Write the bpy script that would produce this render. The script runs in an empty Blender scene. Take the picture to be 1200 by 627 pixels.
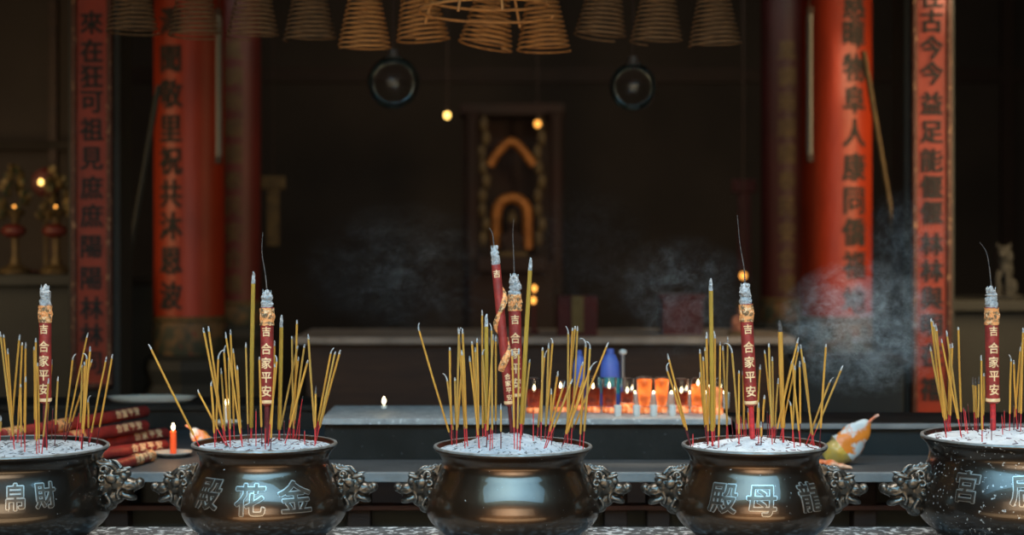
import bpy, bmesh, math, random
from mathutils import Vector, Matrix, Quaternion
random.seed(7)
PI = math.pi
COL = bpy.context.scene.collection
H = 1.6            # eye height
HY = 277.0         # horizon row in the 1200x627 frame
F = 2000.0         # focal length in pixels (60 mm on 36 mm)
def P(px, py, Y):  # a place seen at (px,py) standing Y metres away
    return Vector(((px-600)*Y/F, Y, H-(py-HY)*Y/F))
def lerp(a, b, t): return a+(b-a)*t

# ------------------------------------------------------------------ materials
MATS = {}
def mat(name, col, rough=.6, metal=0, col2=None, nscale=8, contrast=(.35,.65), stretch=None, bump=0, bscale=60,
        emis=0, ecol=None, trans=0, spec=.5, specks=None, coat=0, sub=0, ior=1.45):
    m = bpy.data.materials.new(name); m.use_nodes = True
    nt = m.node_tree; b = nt.nodes['Principled BSDF']
    def rgb(c): return (c[0], c[1], c[2], 1)
    b.inputs['Base Color'].default_value = rgb(col)
    b.inputs['Roughness'].default_value = rough
    b.inputs['Metallic'].default_value = metal
    b.inputs['Specular IOR Level'].default_value = spec
    b.inputs['Transmission Weight'].default_value = trans
    b.inputs['Coat Weight'].default_value = coat
    b.inputs['IOR'].default_value = ior
    if sub:
        b.inputs['Subsurface Weight'].default_value = sub
        b.inputs['Subsurface Radius'].default_value = (.02,.01,.005)
    if emis:
        b.inputs['Emission Color'].default_value = rgb(ecol or col); b.inputs['Emission Strength'].default_value = emis
    tc = nt.nodes.new('ShaderNodeTexCoord'); mp = nt.nodes.new('ShaderNodeMapping')
    nt.links.new(tc.outputs['Object'], mp.inputs['Vector'])
    if stretch: mp.inputs['Scale'].default_value = stretch
    src = None
    if col2:
        n = nt.nodes.new('ShaderNodeTexNoise'); n.inputs['Scale'].default_value = nscale; n.inputs['Detail'].default_value = 6
        nt.links.new(mp.outputs[0], n.inputs['Vector'])
        r = nt.nodes.new('ShaderNodeValToRGB')
        r.color_ramp.elements[0].position = contrast[0]; r.color_ramp.elements[0].color = rgb(col)
        r.color_ramp.elements[1].position = contrast[1]; r.color_ramp.elements[1].color = rgb(col2)
        nt.links.new(n.outputs['Fac'], r.inputs['Fac']); src = r.outputs['Color']
    if specks:
        sc, th, scol = specks
        n2 = nt.nodes.new('ShaderNodeTexNoise'); n2.inputs['Scale'].default_value = sc; n2.inputs['Detail'].default_value = 3
        nt.links.new(tc.outputs['Object'], n2.inputs['Vector'])
        r2 = nt.nodes.new('ShaderNodeValToRGB'); r2.color_ramp.elements[0].position = th; r2.color_ramp.elements[1].position = th+.05
        nt.links.new(n2.outputs['Fac'], r2.inputs['Fac'])
        mx = nt.nodes.new('ShaderNodeMix'); mx.data_type = 'RGBA'
        nt.links.new(r2.outputs['Color'], mx.inputs['Factor'])
        mx.inputs['A'].default_value = rgb(col)
        if src: nt.links.new(src, mx.inputs['A'])
        mx.inputs['B'].default_value = rgb(scol); src = mx.outputs['Result']
        if metal:
            mm = nt.nodes.new('ShaderNodeMath'); mm.operation = 'MULTIPLY_ADD'; mm.inputs[1].default_value = -metal; mm.inputs[2].default_value = metal
            nt.links.new(r2.outputs['Color'], mm.inputs[0]); nt.links.new(mm.outputs[0], b.inputs['Metallic'])
    if src: nt.links.new(src, b.inputs['Base Color'])
    if bump:
        n3 = nt.nodes.new('ShaderNodeTexNoise'); n3.inputs['Scale'].default_value = bscale; n3.inputs['Detail'].default_value = 5
        nt.links.new(mp.outputs[0], n3.inputs['Vector'])
        bp = nt.nodes.new('ShaderNodeBump'); bp.inputs['Strength'].default_value = bump; bp.inputs['Distance'].default_value = .01
        nt.links.new(n3.outputs['Fac'], bp.inputs['Height']); nt.links.new(bp.outputs['Normal'], b.inputs['Normal'])
    MATS[name] = m
    return m
def emit_mat(name, col, s):
    m = bpy.data.materials.new(name); m.use_nodes = True; nt = m.node_tree; nt.nodes.clear()
    e = nt.nodes.new('ShaderNodeEmission'); e.inputs['Color'].default_value = (*col,1); e.inputs['Strength'].default_value = s
    o = nt.nodes.new('ShaderNodeOutputMaterial'); nt.links.new(e.outputs[0], o.inputs['Surface']); return m

BRONZE = mat('bronze', (.16,.088,.045), .30, .9, (.058,.040,.028), 3.2, (.3,.72), (1,1,.35), .10, 26, specks=(95,.71,(.42,.42,.40)), coat=.6)
BRONZE_DARK = mat('dark_bronze', (.075,.055,.038), .30, .85, (.04,.033,.026), 3.2, (.3,.72), (1,1,.35), .10, 26, specks=(95,.70,(.42,.42,.40)), coat=.6)
BRONZE_DUSTY = mat('bronze_dusty', (.080,.058,.04), .30, .85, (.045,.036,.03), 4, (.3,.7), None, .10, 26, specks=(110,.64,(.5,.5,.47)), coat=.6)
BRONZE_CAST = mat('bronze_cast', (.06,.05,.038), .36, .8, (.10,.087,.068), 30, (.4,.7), None, .3, 90, coat=.3)
def add_edge_highlight(m, col):  # paler raised edges: highlights put into the cast colour
    nt = m.node_tree; b = nt.nodes['Principled BSDF']; src = b.inputs['Base Color'].links[0].from_socket
    g = nt.nodes.new('ShaderNodeNewGeometry'); r = nt.nodes.new('ShaderNodeMapRange'); r.inputs['From Min'].default_value = .51; r.inputs['From Max'].default_value = .60
    nt.links.new(g.outputs['Pointiness'], r.inputs['Value']); x = nt.nodes.new('ShaderNodeMix'); x.data_type = 'RGBA'
    nt.links.new(r.outputs[0], x.inputs['Factor']); nt.links.new(src, x.inputs['A']); x.inputs['B'].default_value = (*col,1); nt.links.new(x.outputs['Result'], b.inputs['Base Color'])
add_edge_highlight(BRONZE_CAST, (.36,.37,.35))
BRONZE_EDGE = mat('bronze_polished_edge', (.50,.48,.43), .35, .7, (.38,.35,.3), 30)
RIMM = mat('dusty_bronze_rim', (.30,.30,.28), .4, .45, (.16,.14,.11), 30, (.3,.7), None, .2, 80)
BRONZE_CHAR = mat('bronze_letter_face', (.13,.10,.072), .34, .8, (.08,.06,.045), 40)
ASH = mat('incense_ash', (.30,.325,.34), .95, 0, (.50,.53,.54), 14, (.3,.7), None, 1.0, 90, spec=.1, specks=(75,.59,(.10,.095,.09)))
ASH_SUNLIT = mat('sunlit_incense_ash', (.50,.49,.475), .95, 0, (.72,.71,.69), 14, (.3,.7), None, 1.0, 80, spec=.1, specks=(80,.66,(.22,.18,.16)))  # lighter copy of the ash, sunlight put into its colour
ASH_TIP = mat('burnt_ash', (.34,.325,.305), .95, 0, (.62,.60,.57), 120, (.35,.6), None, .8, 200, spec=.1)
CHAR_TIP = mat('charred_tip', (.05,.04,.035), .9, 0, (.16,.13,.11), 150)
YEL = mat('yellow_incense', (.74,.36,.06), .8, 0, (.54,.25,.045), 60, (.3,.7), (1,1,.2), .2, 200, spec=.2)
YELG = mat('ochre_incense', (.62,.34,.075), .8, 0, (.44,.24,.055), 60, (.3,.7), (1,1,.2), .2, 200, spec=.2)
YEL_THICK = mat('mustard_incense', (.54,.31,.045), .8, 0, (.42,.24,.04), 30, (.3,.7), (1,1,.2), .2, 200, spec=.2)
REDSTEM = mat('red_bamboo', (.75,.05,.045), .6, 0, (.48,.03,.035), 80, spec=.3)
DARKSTEM = mat('dark_red_bamboo', (.16,.03,.03), .7, 0, (.10,.02,.02), 80, spec=.2)
REDPAPER = mat('red_paper_wrap', (.42,.040,.028), .5, 0, (.22,.026,.02), 30, (.3,.7), None, .3, 90)
GOLD = mat('gold_ink', (1.0,.70,.38), .5, .0, (.85,.52,.25), 60)
DRAGON = mat('painted_dragon', (1.0,.40,.13), .6, 0, (.22,.13,.06), 80, (.47,.60), None, .6, 120, specks=(130,.58,(1,.62,.32)))
STONE = mat('dark_stone', (.018,.0145,.010), .7, 0, (.032,.027,.021), 6, (.3,.7), None, .2, 40, spec=.2, specks=(60,.70,(.10,.10,.09)))
STONE_LEDGE = mat('ash_dusted_stone', (.055,.055,.053), .75, 0, (.10,.105,.105), 22, (.35,.65), None, .4, 60, spec=.2, specks=(42,.54,(.50,.53,.53)))
STONE_EDGE = mat('pale_stone_edge', (.36,.34,.31), .55, 0, (.22,.21,.19), 9, (.3,.7), None, .2, 50)
MARBLE = mat('pale_marble', (.46,.44,.40), .55, 0, (.28,.27,.25), 22, (.3,.7), None, .2, 50, specks=(60,.62,(.65,.64,.6)))
WOOD = mat('dark_brown_wood', (.045,.024,.014), .6, 0, (.025,.014,.01), 5, (.3,.7), (1,1,8), .2, 30)
WOODRED = mat('reddish_wood', (.15,.05,.022), .6, 0, (.09,.03,.015), 6, (.3,.7), (1,6,1), .2, 30)
GREENPANEL = mat('grey_green_panel', (.045,.052,.045), .7, 0, (.032,.038,.034), 5)
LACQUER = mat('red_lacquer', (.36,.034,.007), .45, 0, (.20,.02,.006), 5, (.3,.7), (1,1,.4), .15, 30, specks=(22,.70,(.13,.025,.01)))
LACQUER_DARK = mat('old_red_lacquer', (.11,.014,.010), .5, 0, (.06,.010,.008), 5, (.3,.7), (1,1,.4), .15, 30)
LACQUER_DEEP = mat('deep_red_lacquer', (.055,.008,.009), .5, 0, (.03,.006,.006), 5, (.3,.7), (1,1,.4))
INK = mat('black_ink', (.012,.012,.012), .7)
FRAMEGOLD = mat('carved_gilt_frame', (.075,.022,.010), .5, .1, (.30,.17,.09), 42, (.56,.66), (1,1,.6), .6, 60)
GILT = mat('gilt', (.50,.20,.045), .5, .4, (.25,.09,.02), 20, (.3,.7), None, .4, 50)
DULLGILT = mat('dull_gilt', (.13,.09,.035), .6, .3, (.08,.055,.025), 20)
DRUM = mat('painted_drum', (.03,.04,.027), .6, .1, (.13,.08,.035), 14, (.45,.6), None, .4, 40, specks=(18,.64,(.15,.03,.015)))
GREENSTONE = mat('green_grey_stone', (.026,.031,.027), .7, 0, (.017,.019,.017), 4, (.3,.7), None, .2, 20)
WALLM = mat('haze_lifted_wall', (.062,.050,.040), .85, 0, (.042,.035,.029), 1.4, (.3,.7), None, .2, 9)  # brown raised to stand in for thin haze in the hall
WALLB = mat('dark_red_panel', (.034,.014,.011), .8, 0, (.025,.018,.013), 2.2, (.3,.7))  # mottled dark red for the shrine parts
FLOORM = mat('dark_tiles', (.035,.033,.03), .5, 0, (.05,.045,.04), 3)
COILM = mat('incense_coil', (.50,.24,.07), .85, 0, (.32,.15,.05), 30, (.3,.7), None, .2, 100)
COILD = mat('shaded_incense_coil', (.22,.13,.06), .85, 0, (.14,.085,.04), 30, (.3,.7), None, .2, 100)  # darker copy of the coil colour, for coils in weaker light
METAL = mat('dull_metal', (.3,.3,.29), .4, .8)
TUBEW = mat('white_tube', (.15,.155,.135), .4)
PORC = mat('cream_porcelain', (.62,.58,.47), .35, 0, (.5,.46,.38), 8, coat=.3)
WAXR = mat('red_wax', (.85,.10,.02), .5, 0, (.7,.06,.02), 20, emis=.35, ecol=(1,.12,.02))
WAXW = mat('white_wax', (.8,.78,.7), .5, 0, (.7,.68,.6), 20)
FLAME = emit_mat('flame', (1,.55,.16), 22)
FLAMEC = emit_mat('flame_bright', (1,.78,.42), 14)
GLOWA = emit_mat('amber_bulb', (1,.40,.07), 2.4)
GLOWB = emit_mat('yellow_bulb', (1,.60,.15), 4.2)
GLASS = mat('clear_glass', (.95,.97,.97), .04, 0, trans=1, ior=1.3, spec=.5)
GLOBE = mat('smoked_glass', (.045,.05,.05), .06, 0, spec=1.0, coat=1)
def globe_mat():
    m = bpy.data.materials.new('thin_globe_glass'); m.use_nodes = True; nt = m.node_tree; nt.nodes.clear()
    t = nt.nodes.new('ShaderNodeBsdfTransparent'); t.inputs['Color'].default_value = (.93,.95,.95,1)
    g = nt.nodes.new('ShaderNodeBsdfGlossy'); g.inputs['Roughness'].default_value = .08; g.inputs['Color'].default_value = (.8,.9,.9,1)
    w = nt.nodes.new('ShaderNodeLayerWeight'); w.inputs['Blend'].default_value = .22
    x = nt.nodes.new('ShaderNodeMixShader'); o = nt.nodes.new('ShaderNodeOutputMaterial')
    nt.links.new(w.outputs['Fresnel'], x.inputs[0]); nt.links.new(t.outputs[0], x.inputs[1]); nt.links.new(g.outputs[0], x.inputs[2]); nt.links.new(x.outputs[0], o.inputs['Surface']); return m
GLOBE = globe_mat()
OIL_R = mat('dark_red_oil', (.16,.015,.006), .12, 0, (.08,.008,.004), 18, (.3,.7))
def paint_glow(m, z0, z1, s0, s1, col, nsc=30, amt=.8):  # emission graded by height, stands in for candlelight within oil and glass
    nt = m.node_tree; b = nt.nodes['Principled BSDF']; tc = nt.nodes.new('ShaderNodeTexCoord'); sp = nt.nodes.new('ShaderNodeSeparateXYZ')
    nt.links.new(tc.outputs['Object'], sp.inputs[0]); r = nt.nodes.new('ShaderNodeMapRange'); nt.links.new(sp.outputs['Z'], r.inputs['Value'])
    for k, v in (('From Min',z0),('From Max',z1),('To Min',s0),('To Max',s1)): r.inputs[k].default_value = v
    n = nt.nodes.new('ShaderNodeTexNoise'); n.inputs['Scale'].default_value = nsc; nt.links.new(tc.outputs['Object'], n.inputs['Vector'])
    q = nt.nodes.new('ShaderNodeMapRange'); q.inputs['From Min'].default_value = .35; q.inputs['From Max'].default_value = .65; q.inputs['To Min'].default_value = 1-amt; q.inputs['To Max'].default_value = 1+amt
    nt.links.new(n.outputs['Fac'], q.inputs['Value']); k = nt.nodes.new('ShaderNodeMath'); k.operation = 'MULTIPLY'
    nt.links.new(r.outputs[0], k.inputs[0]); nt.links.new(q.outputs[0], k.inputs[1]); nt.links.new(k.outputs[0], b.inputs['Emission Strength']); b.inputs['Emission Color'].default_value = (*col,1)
paint_glow(OIL_R, .02, .07, .42, .06, (1,.10,.015))
OIL_O = mat('bright_orange_oil', (.8,.12,.02), .12, 0, (.6,.07,.015), 14, (.4,.7)); paint_glow(OIL_O, .02, .11, 1.3, 1.0, (1,.20,.03), 26, .75)
OIL_P = mat('pale_orange_oil', (.9,.35,.14), .12, 0, (.8,.2,.05), 25, (.4,.7)); paint_glow(OIL_P, .02, .09, .9, .4, (1,.28,.07), 40, .9)
GLASSBASE = mat('amber_glass_base', (.9,.2,.05), .12, 0, (.9,.6,.35), 60, (.45,.6)); paint_glow(GLASSBASE, 0, .02, .35, .9, (1,.25,.05), 70, .9)
BLUEP = mat('blue_plastic', (.10,.16,.50), .4, 0, (.06,.1,.35), 10, emis=.05, ecol=(.1,.2,.8))
TEALP = mat('teal_plastic', (.05,.35,.32), .4)
BAGM = mat('printed_plastic_bag', (.95,.28,.03), .35, 0, (.75,.78,.74), 17, (.47,.53), None, .3, 40, specks=(26,.66,(.25,.06,.02)), coat=.3)
BAGY = mat('yellow_plastic_bag', (.72,.45,.06), .3, 0, (.55,.42,.16), 22, (.4,.65), None, .3, 40, coat=.4)
BAGO = mat('orange_plastic', (.95,.22,.06), .35, 0, (.95,.55,.35), 22, (.4,.6), None, .4, 40, coat=.3)
CLOTHR = mat('dark_red_cloth', (.06,.010,.012), .8, 0, (.04,.008,.01), 9)
CLOTHY = mat('ochre_cloth', (.12,.10,.04), .8, 0, (.09,.075,.03), 9)
LIONM = mat('grey_carved_stone', (.045,.048,.045), .8, 0, (.03,.033,.03), 16, (.3,.7), None, .5, 40)
SKIN = mat('painted_clay', (.35,.14,.08), .6)
FOLG = mat('gold_green_petal', (.16,.11,.04), .5, .3, (.03,.05,.03), 22, (.45,.6))  # dark gold mottled with green

# ------------------------------------------------------------------ mesh helpers
class B:
    def __init__(s): s.bm = bmesh.new()
    def face(s, vs):
        try: return s.bm.faces.new(vs)
        except ValueError: return None
    def box(s, c, d, rz=0, bev=0):
        M = Matrix.Translation(c) @ Matrix.Rotation(rz, 4, 'Z') @ Matrix.Diagonal((d[0], d[1], d[2], 1))
        r = bmesh.ops.create_cube(s.bm, size=1, matrix=M)
        if bev:
            es = {e for v in r['verts'] for e in v.link_edges}
            bmesh.ops.bevel(s.bm, geom=list(es), offset=bev, segments=2, affect='EDGES', profile=.5)
        return s
    def ell(s, c, r, rot=None, sub=2):
        M = Matrix.Translation(c)
        if rot: M = M @ rot
        M = M @ Matrix.Diagonal((r[0], r[1], r[2], 1))
        bmesh.ops.create_icosphere(s.bm, subdivisions=sub, radius=1, matrix=M); return s
    def lathe(s, prof, seg=48, c=(0,0,0), closed=False, capb=False, capt=False, sy=1):
        c = Vector(c); rings = []
        for r, z in prof:
            rings.append([s.bm.verts.new(c+Vector((r*math.cos(2*PI*k/seg), sy*r*math.sin(2*PI*k/seg), z))) for k in range(seg)])
        n = len(rings)
        for i in range(n if closed else n-1):
            a, b = rings[i], rings[(i+1) % n]
            for k in range(seg):
                s.face((a[k], a[(k+1) % seg], b[(k+1) % seg], b[k]))
        if capb: s.face(rings[0][::-1])
        if capt: s.face(rings[-1])
        return s
    def tube(s, pts, rad, seg=8, cap=True):
        pts = [Vector(p) for p in pts]; n = len(pts)
        if not hasattr(rad, '__len__'): rad = [rad]*n
        rings = []; up = None
        for i, p in enumerate(pts):
            d = (pts[min(i+1, n-1)]-pts[max(i-1, 0)])
            if d.length < 1e-9: d = Vector((0,0,1))
            d.normalize()
            if up is None:
                a = Vector((1,0,0)) if abs(d.x) < .9 else Vector((0,1,0))
                up = (a-d*a.dot(d)).normalized()
            else:
                up = (up-d*up.dot(d)).normalized()
            w = d.cross(up)
            rings.append([s.bm.verts.new(p+(up*math.cos(2*PI*k/seg)+w*math.sin(2*PI*k/seg))*rad[i]) for k in range(seg)])
        for i in range(n-1):
            a, b = rings[i], rings[i+1]
            for k in range(seg): s.face((a[k], a[(k+1) % seg], b[(k+1) % seg], b[k]))
        if cap: s.face(rings[0][::-1]); s.face(rings[-1])
        return s
    def mesh(s, name):
        bmesh.ops.recalc_face_normals(s.bm, faces=s.bm.faces)
        me = bpy.data.meshes.new(name); s.bm.to_mesh(me); s.bm.free(); return me
    def build(s, name, m, parent=None, smooth=True, loc=None):
        return link(name, s.mesh(name), m, parent, smooth, loc)
def link(name, me, m, parent=None, smooth=True, loc=None):
    if m and not me.materials: me.materials.append(m)
    o = bpy.data.objects.new(name, me); COL.objects.link(o)
    if smooth:
        me.shade_smooth()
        try: me.set_sharp_from_angle(angle=math.radians(40))
        except Exception: pass
    if parent: o.parent = parent
    if loc is not None: o.location = loc
    return o
def root(name, label, cat, loc=(0,0,0), rz=0, group=None):
    o = bpy.data.objects.new(name, None); COL.objects.link(o); o.empty_display_size = .05
    o.location = loc; o.rotation_euler = (0,0,rz); tag(o, label, cat, group); return o
def tag(o, label, cat, group=None, kind=None):
    o['label'] = label; o['category'] = cat
    if group: o['group'] = group
    if kind: o['kind'] = kind
    return o
def struct(o, label=None, cat=None):
    o['kind'] = 'structure'
    if label: o['label'] = label; o['category'] = cat
    return o
def copy_tree(o, parent=None):
    c = o.copy(); COL.objects.link(c); c.parent = parent
    for ch in list(o.children): copy_tree(ch, c)
    return c
def remeshed(b, vox, name, smooth_iter=2):
    o = bpy.data.objects.new('tmp', b.mesh('tmp')); COL.objects.link(o)
    md = o.modifiers.new('r', 'REMESH'); md.mode = 'VOXEL'; md.voxel_size = vox; md.use_smooth_shade = True
    if smooth_iter:
        sm = o.modifiers.new('s', 'SMOOTH'); sm.iterations = smooth_iter; sm.factor = .5
    dg = bpy.context.evaluated_depsgraph_get(); dg.update()
    me = bpy.data.meshes.new_from_object(o.evaluated_get(dg)); me.name = name; me.materials.clear()
    old = o.data; bpy.data.objects.remove(o); bpy.data.meshes.remove(old); return me
def glyph(ch, size, depth, offset=0.0, step=None, condense=1.0):
    """mesh of one character centred on the origin in the XZ plane, front facing -Y"""
    cu = bpy.data.curves.new('t', 'FONT'); cu.body = ch; cu.size = size; cu.extrude = depth/2
    cu.align_x = 'CENTER'; cu.resolution_u = 3
    o = bpy.data.objects.new('t', cu); COL.objects.link(o)
    dg = bpy.context.evaluated_depsgraph_get(); dg.update()
    me = bpy.data.meshes.new_from_object(o.evaluated_get(dg)); bpy.data.objects.remove(o); bpy.data.curves.remove(cu)
    bm = bmesh.new(); bm.from_mesh(me); bpy.data.meshes.remove(me)
    if not bm.verts: return bm
    xs = [v.co.x for v in bm.verts]; ys = [v.co.y for v in bm.verts]
    cx, cy = (min(xs)+max(xs))/2, (min(ys)+max(ys))/2
    for v in bm.verts: v.co = Vector(((v.co.x-cx)*condense, -v.co.z, v.co.y-cy))
    if offset:
        base = bm.copy(); tm = bpy.data.meshes.new('t2')
        base.to_mesh(tm); base.free()
        dirs = 4 if offset < .0025 and size < .1 else 8
        for k in range(dirs):
            a = 2*PI*(k+.5)/dirs; n0 = len(bm.verts)
            bm.from_mesh(tm); bm.verts.ensure_lookup_table()
            for v in bm.verts[n0:]: v.co += Vector((math.cos(a)*offset, (k+1)*size*.00015, math.sin(a)*offset))
        bpy.data.meshes.remove(tm)
    if step:
        n = int(size/step)+1
        for i in range(-n, n+1):
            bmesh.ops.bisect_plane(bm, geom=bm.verts[:]+bm.edges[:]+bm.faces[:], plane_co=(i*step,0,0), plane_no=(1,0,0))
            bmesh.ops.bisect_plane(bm, geom=bm.verts[:]+bm.edges[:]+bm.faces[:], plane_co=(0,0,i*step), plane_no=(0,0,1))
    return bm
def wrap(bm, rfun, a0, z0, lift=0):
    for v in bm.verts:
        z = z0+v.co.z; r = rfun(z); a = a0+v.co.x/r; rr = r+lift-v.co.y
        v.co = Vector((rr*math.sin(a), -rr*math.cos(a), z))
def bmobj(bm, name, m, parent, smooth=False):
    me = bpy.data.meshes.new(name); bm.to_mesh(me); bm.free(); return link(name, me, m, parent, smooth)
def spline(pts, n):
    out = []
    for i in range(len(pts)-1):
        p0 = pts[max(i-1,0)]; p1 = pts[i]; p2 = pts[i+1]; p3 = pts[min(i+2,len(pts)-1)]
        for k in range(n):
            t = k/n
            out.append(tuple(.5*((2*p1[j])+(-p0[j]+p2[j])*t+(2*p0[j]-5*p1[j]+4*p2[j]-p3[j])*t*t+(-p0[j]+3*p1[j]-3*p2[j]+p3[j])*t**3) for j in range(len(p1))))
    out.append(tuple(pts[-1])); return out

# ------------------------------------------------------------------ setting
struct(B().box((0,8.4,-.05), (13,15.2,.1)).build('floor', FLOORM, smooth=False))
struct(B().box((0,10.0,4.05), (13,12,.1)).build('ceiling', WALLM, smooth=False))
struct(B().box((0,15.95,2), (13,.1,4)).build('wall_back', WALLM, smooth=False))
struct(B().box((-6.45,8.4,2), (.1,15.2,4)).build('wall_left', WALLM, smooth=False))
struct(B().box((6.45,8.4,2), (.1,15.2,4)).build('wall_right', WALLM, smooth=False))
b = B()
for x in (-5.5,-4.6,-3.7,3.7,4.6,5.5): b.box((x,15.86,1.9), (.12,.08,3.8))
b.box((0,15.86,3.1), (12.8,.06,.14))
struct(b.build('trim_1', WOOD, smooth=False))

struct(B().box((0,-3.2,-.05), (16,8,.1)).build('floor_courtyard', mat('courtyard_paving', (.42,.30,.20), .7, 0, (.30,.22,.15), 2), smooth=False))
# front ledge carrying the urns
LZ = .765
t = root('stone_ledge', 'long dark stone ledge dusted with ash, carrying the five bronze urns', 'ledge', (0,4.55,0))
b = B().box((0,0,LZ-.05), (5.0,.72,.10), bev=.006); b.build('slab', STONE_LEDGE, t, smooth=False)
b = B()
for x in (-2.2,-1.1,0,1.1,2.2): b.box((x,0,(LZ-.1)/2), (.16,.55,LZ-.1), bev=.005)
b.build('supports', STONE, t, smooth=False)

# counter behind, with candles
CZ = .862
t = root('offering_counter', 'long grey stone counter with a pale front edge behind the urns', 'counter', (0,6.1,0))
b = B().box((0,-.0,CZ-.016), (6.4,1.5,.032), bev=.003); b.build('slab', mat('grey_counter_stone', (.060,.058,.054), .6, 0, (.095,.093,.088), 7, (.3,.7), (1,3,1), .2, 40, spec=.3, specks=(50,.68,(.2,.2,.19))), t, smooth=False)
b = B().box((0,-.756,CZ-.016), (6.4,.012,.030), bev=.002); b.build('front_edge', STONE_EDGE, t, smooth=False)['label'] = 'pale grey front edge strip'
for px in (55,135,285,420,545,722,772,1015,1110):
    B().box(((px-600)*5.5/F, -.55, (CZ-.032)/2), (.075,.075,CZ-.032), bev=.004).build('leg', WOOD, t, smooth=False)
B().box((0,-.58,.726), (6.2,.06,.016), bev=.002).build('rail', WOODRED, t, smooth=False)
B().box((0,-.50,.55), (6.2,.03,.33)).build('back_panel', GREENPANEL, t, smooth=False)

# tiers on the counter
def tier(x0, x1, y0, y1, z0, z1, label, bodym, topm, lipm):
    t = root('altar_step', label, 'altar step', ((x0+x1)/2,(y0+y1)/2,z0))
    w, d, h = x1-x0, y1-y0, z1-z0
    B().box((0,.008,(h-.02)/2), (w-.02,d-.02,h-.02), bev=.002).build('body', bodym, t, smooth=False)
    B().box((0,0,h-.01), (w,d,.02), bev=.003).build('top_slab', topm, t, smooth=False)
    if lipm: B().box((0,-d/2-.004,h-.010), (w,.008,.018), bev=.002).build('lip', lipm, t, smooth=False)
    return t
TZ = 1.000
tier((376-600)*5.62/F, (857-600)*5.62/F, 5.62, 6.05, CZ, TZ, 'raised dark altar step with pale marble top, carrying the orange oil glasses', STONE, MARBLE, MARBLE)
RZ = .972
tier((862-600)*5.74/F, 3.1, 5.74, 6.10, CZ, RZ, 'low dark stone altar step behind the two right-hand urns', GREENSTONE, STONE, STONE_EDGE)
LTZ = .956
tier(-3.1, (372-600)*6.5/F, 6.5, 6.84, CZ, LTZ, 'low dark stone altar step behind the red incense rods', STONE, STONE, None)

# ------------------------------------------------------------------ urns
def urn_profile(R, Bq, Ht):
    k = Ht/.271
    r0 = R-.016; q = lambda f: lerp(r0, Bq, f)
    pts = [(R,0),(R+.004,-.003),(R+.002,-.009),(R-.010,-.020),(R-.018,-.036),(R-.018,-.050),(q(.06),-.064),(q(.34),-.084),(q(.64),-.107),(q(.88),-.132),
           (Bq,-.162),(Bq-.004,-.184),(Bq-.018,-.207),(Bq-.042,-.227),(Bq-.052,-.234)]
    return [(r, z*k) for r, z in spline(pts, 4)]
def build_head():
    b = B(); R = Matrix.Rotation
    b.ell((.012,0,-.002), (.028,.040,.050))
    b.ell((.038,0,.006), (.036,.034,.031))
    b.ell((.068,0,-.001), (.032,.026,.018), R(math.radians(8),4,'Y'))
    b.ell((.095,0,.002), (.013,.018,.014))
    for s in (-1,1):
        b.ell((.097,s*.010,.006), (.008,.007,.007))
        b.ell((.060,s*.021,.022), (.011,.009,.010))
        b.ell((.052,s*.022,.033), (.020,.007,.006), R(math.radians(-14),4,'Y'))
        b.tube(spline([(.046,s*.018,.034),(.030,s*.026,.050),(.008,s*.030,.052),(-.004,s*.030,.060)],4), [.008-.0004*i for i in range(13)], 8)
        b.ell((.032,s*.034,.018), (.014,.006,.012), R(math.radians(30),4,'Y'))
        for a in range(5):
            ang = a*.62-.2
            c = Vector((.016-.004*a, s*(.040-.002*a), .040-.022*a))
            pts = [c+Vector((math.cos(q)*.011*(1-q/9), s*.003*q/4, math.sin(q)*.011*(1-q/9))) for q in [ang+j*.5 for j in range(12)]]
            b.tube(pts, .0038, 6)
        b.tube(spline([(.088,s*.014,-.004),(.072,s*.020,-.010),(.056,s*.023,-.004),(.046,s*.026,-.020),(.050,s*.022,-.034)],4), .0045, 6)
        b.tube([(.084,s*.010,-.008),(.084,s*.010,-.020)], [.004,.001], 6)
        b.tube(spline([(.020,s*.036,-.020),(.030,s*.034,-.040),(.018,s*.028,-.052)],4), .005, 6)
    b.ell((.062,0,-.026), (.030,.021,.011), R(math.radians(22),4,'Y'))
    b.ell((.078,0,-.032), (.010,.012,.008))
    b.ell((.030,0,-.030), (.030,.026,.022))
    b.ell((.020,0,-.048), (.022,.022,.018))
    for i in range(5):
        b.tube(spline([(.030-.009*i,0,.036),(.026-.009*i,0,.050),(.018-.009*i,0,.058+.002*i)],3), [.008-.0008*j for j in range(7)], 6)
    return remeshed(b, .0021, 'beast_head', 1)
HEAD = build_head()
HEAD.materials.append(BRONZE_CAST); HEAD.shade_smooth()
YU = 4.6
URNS = []
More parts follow.
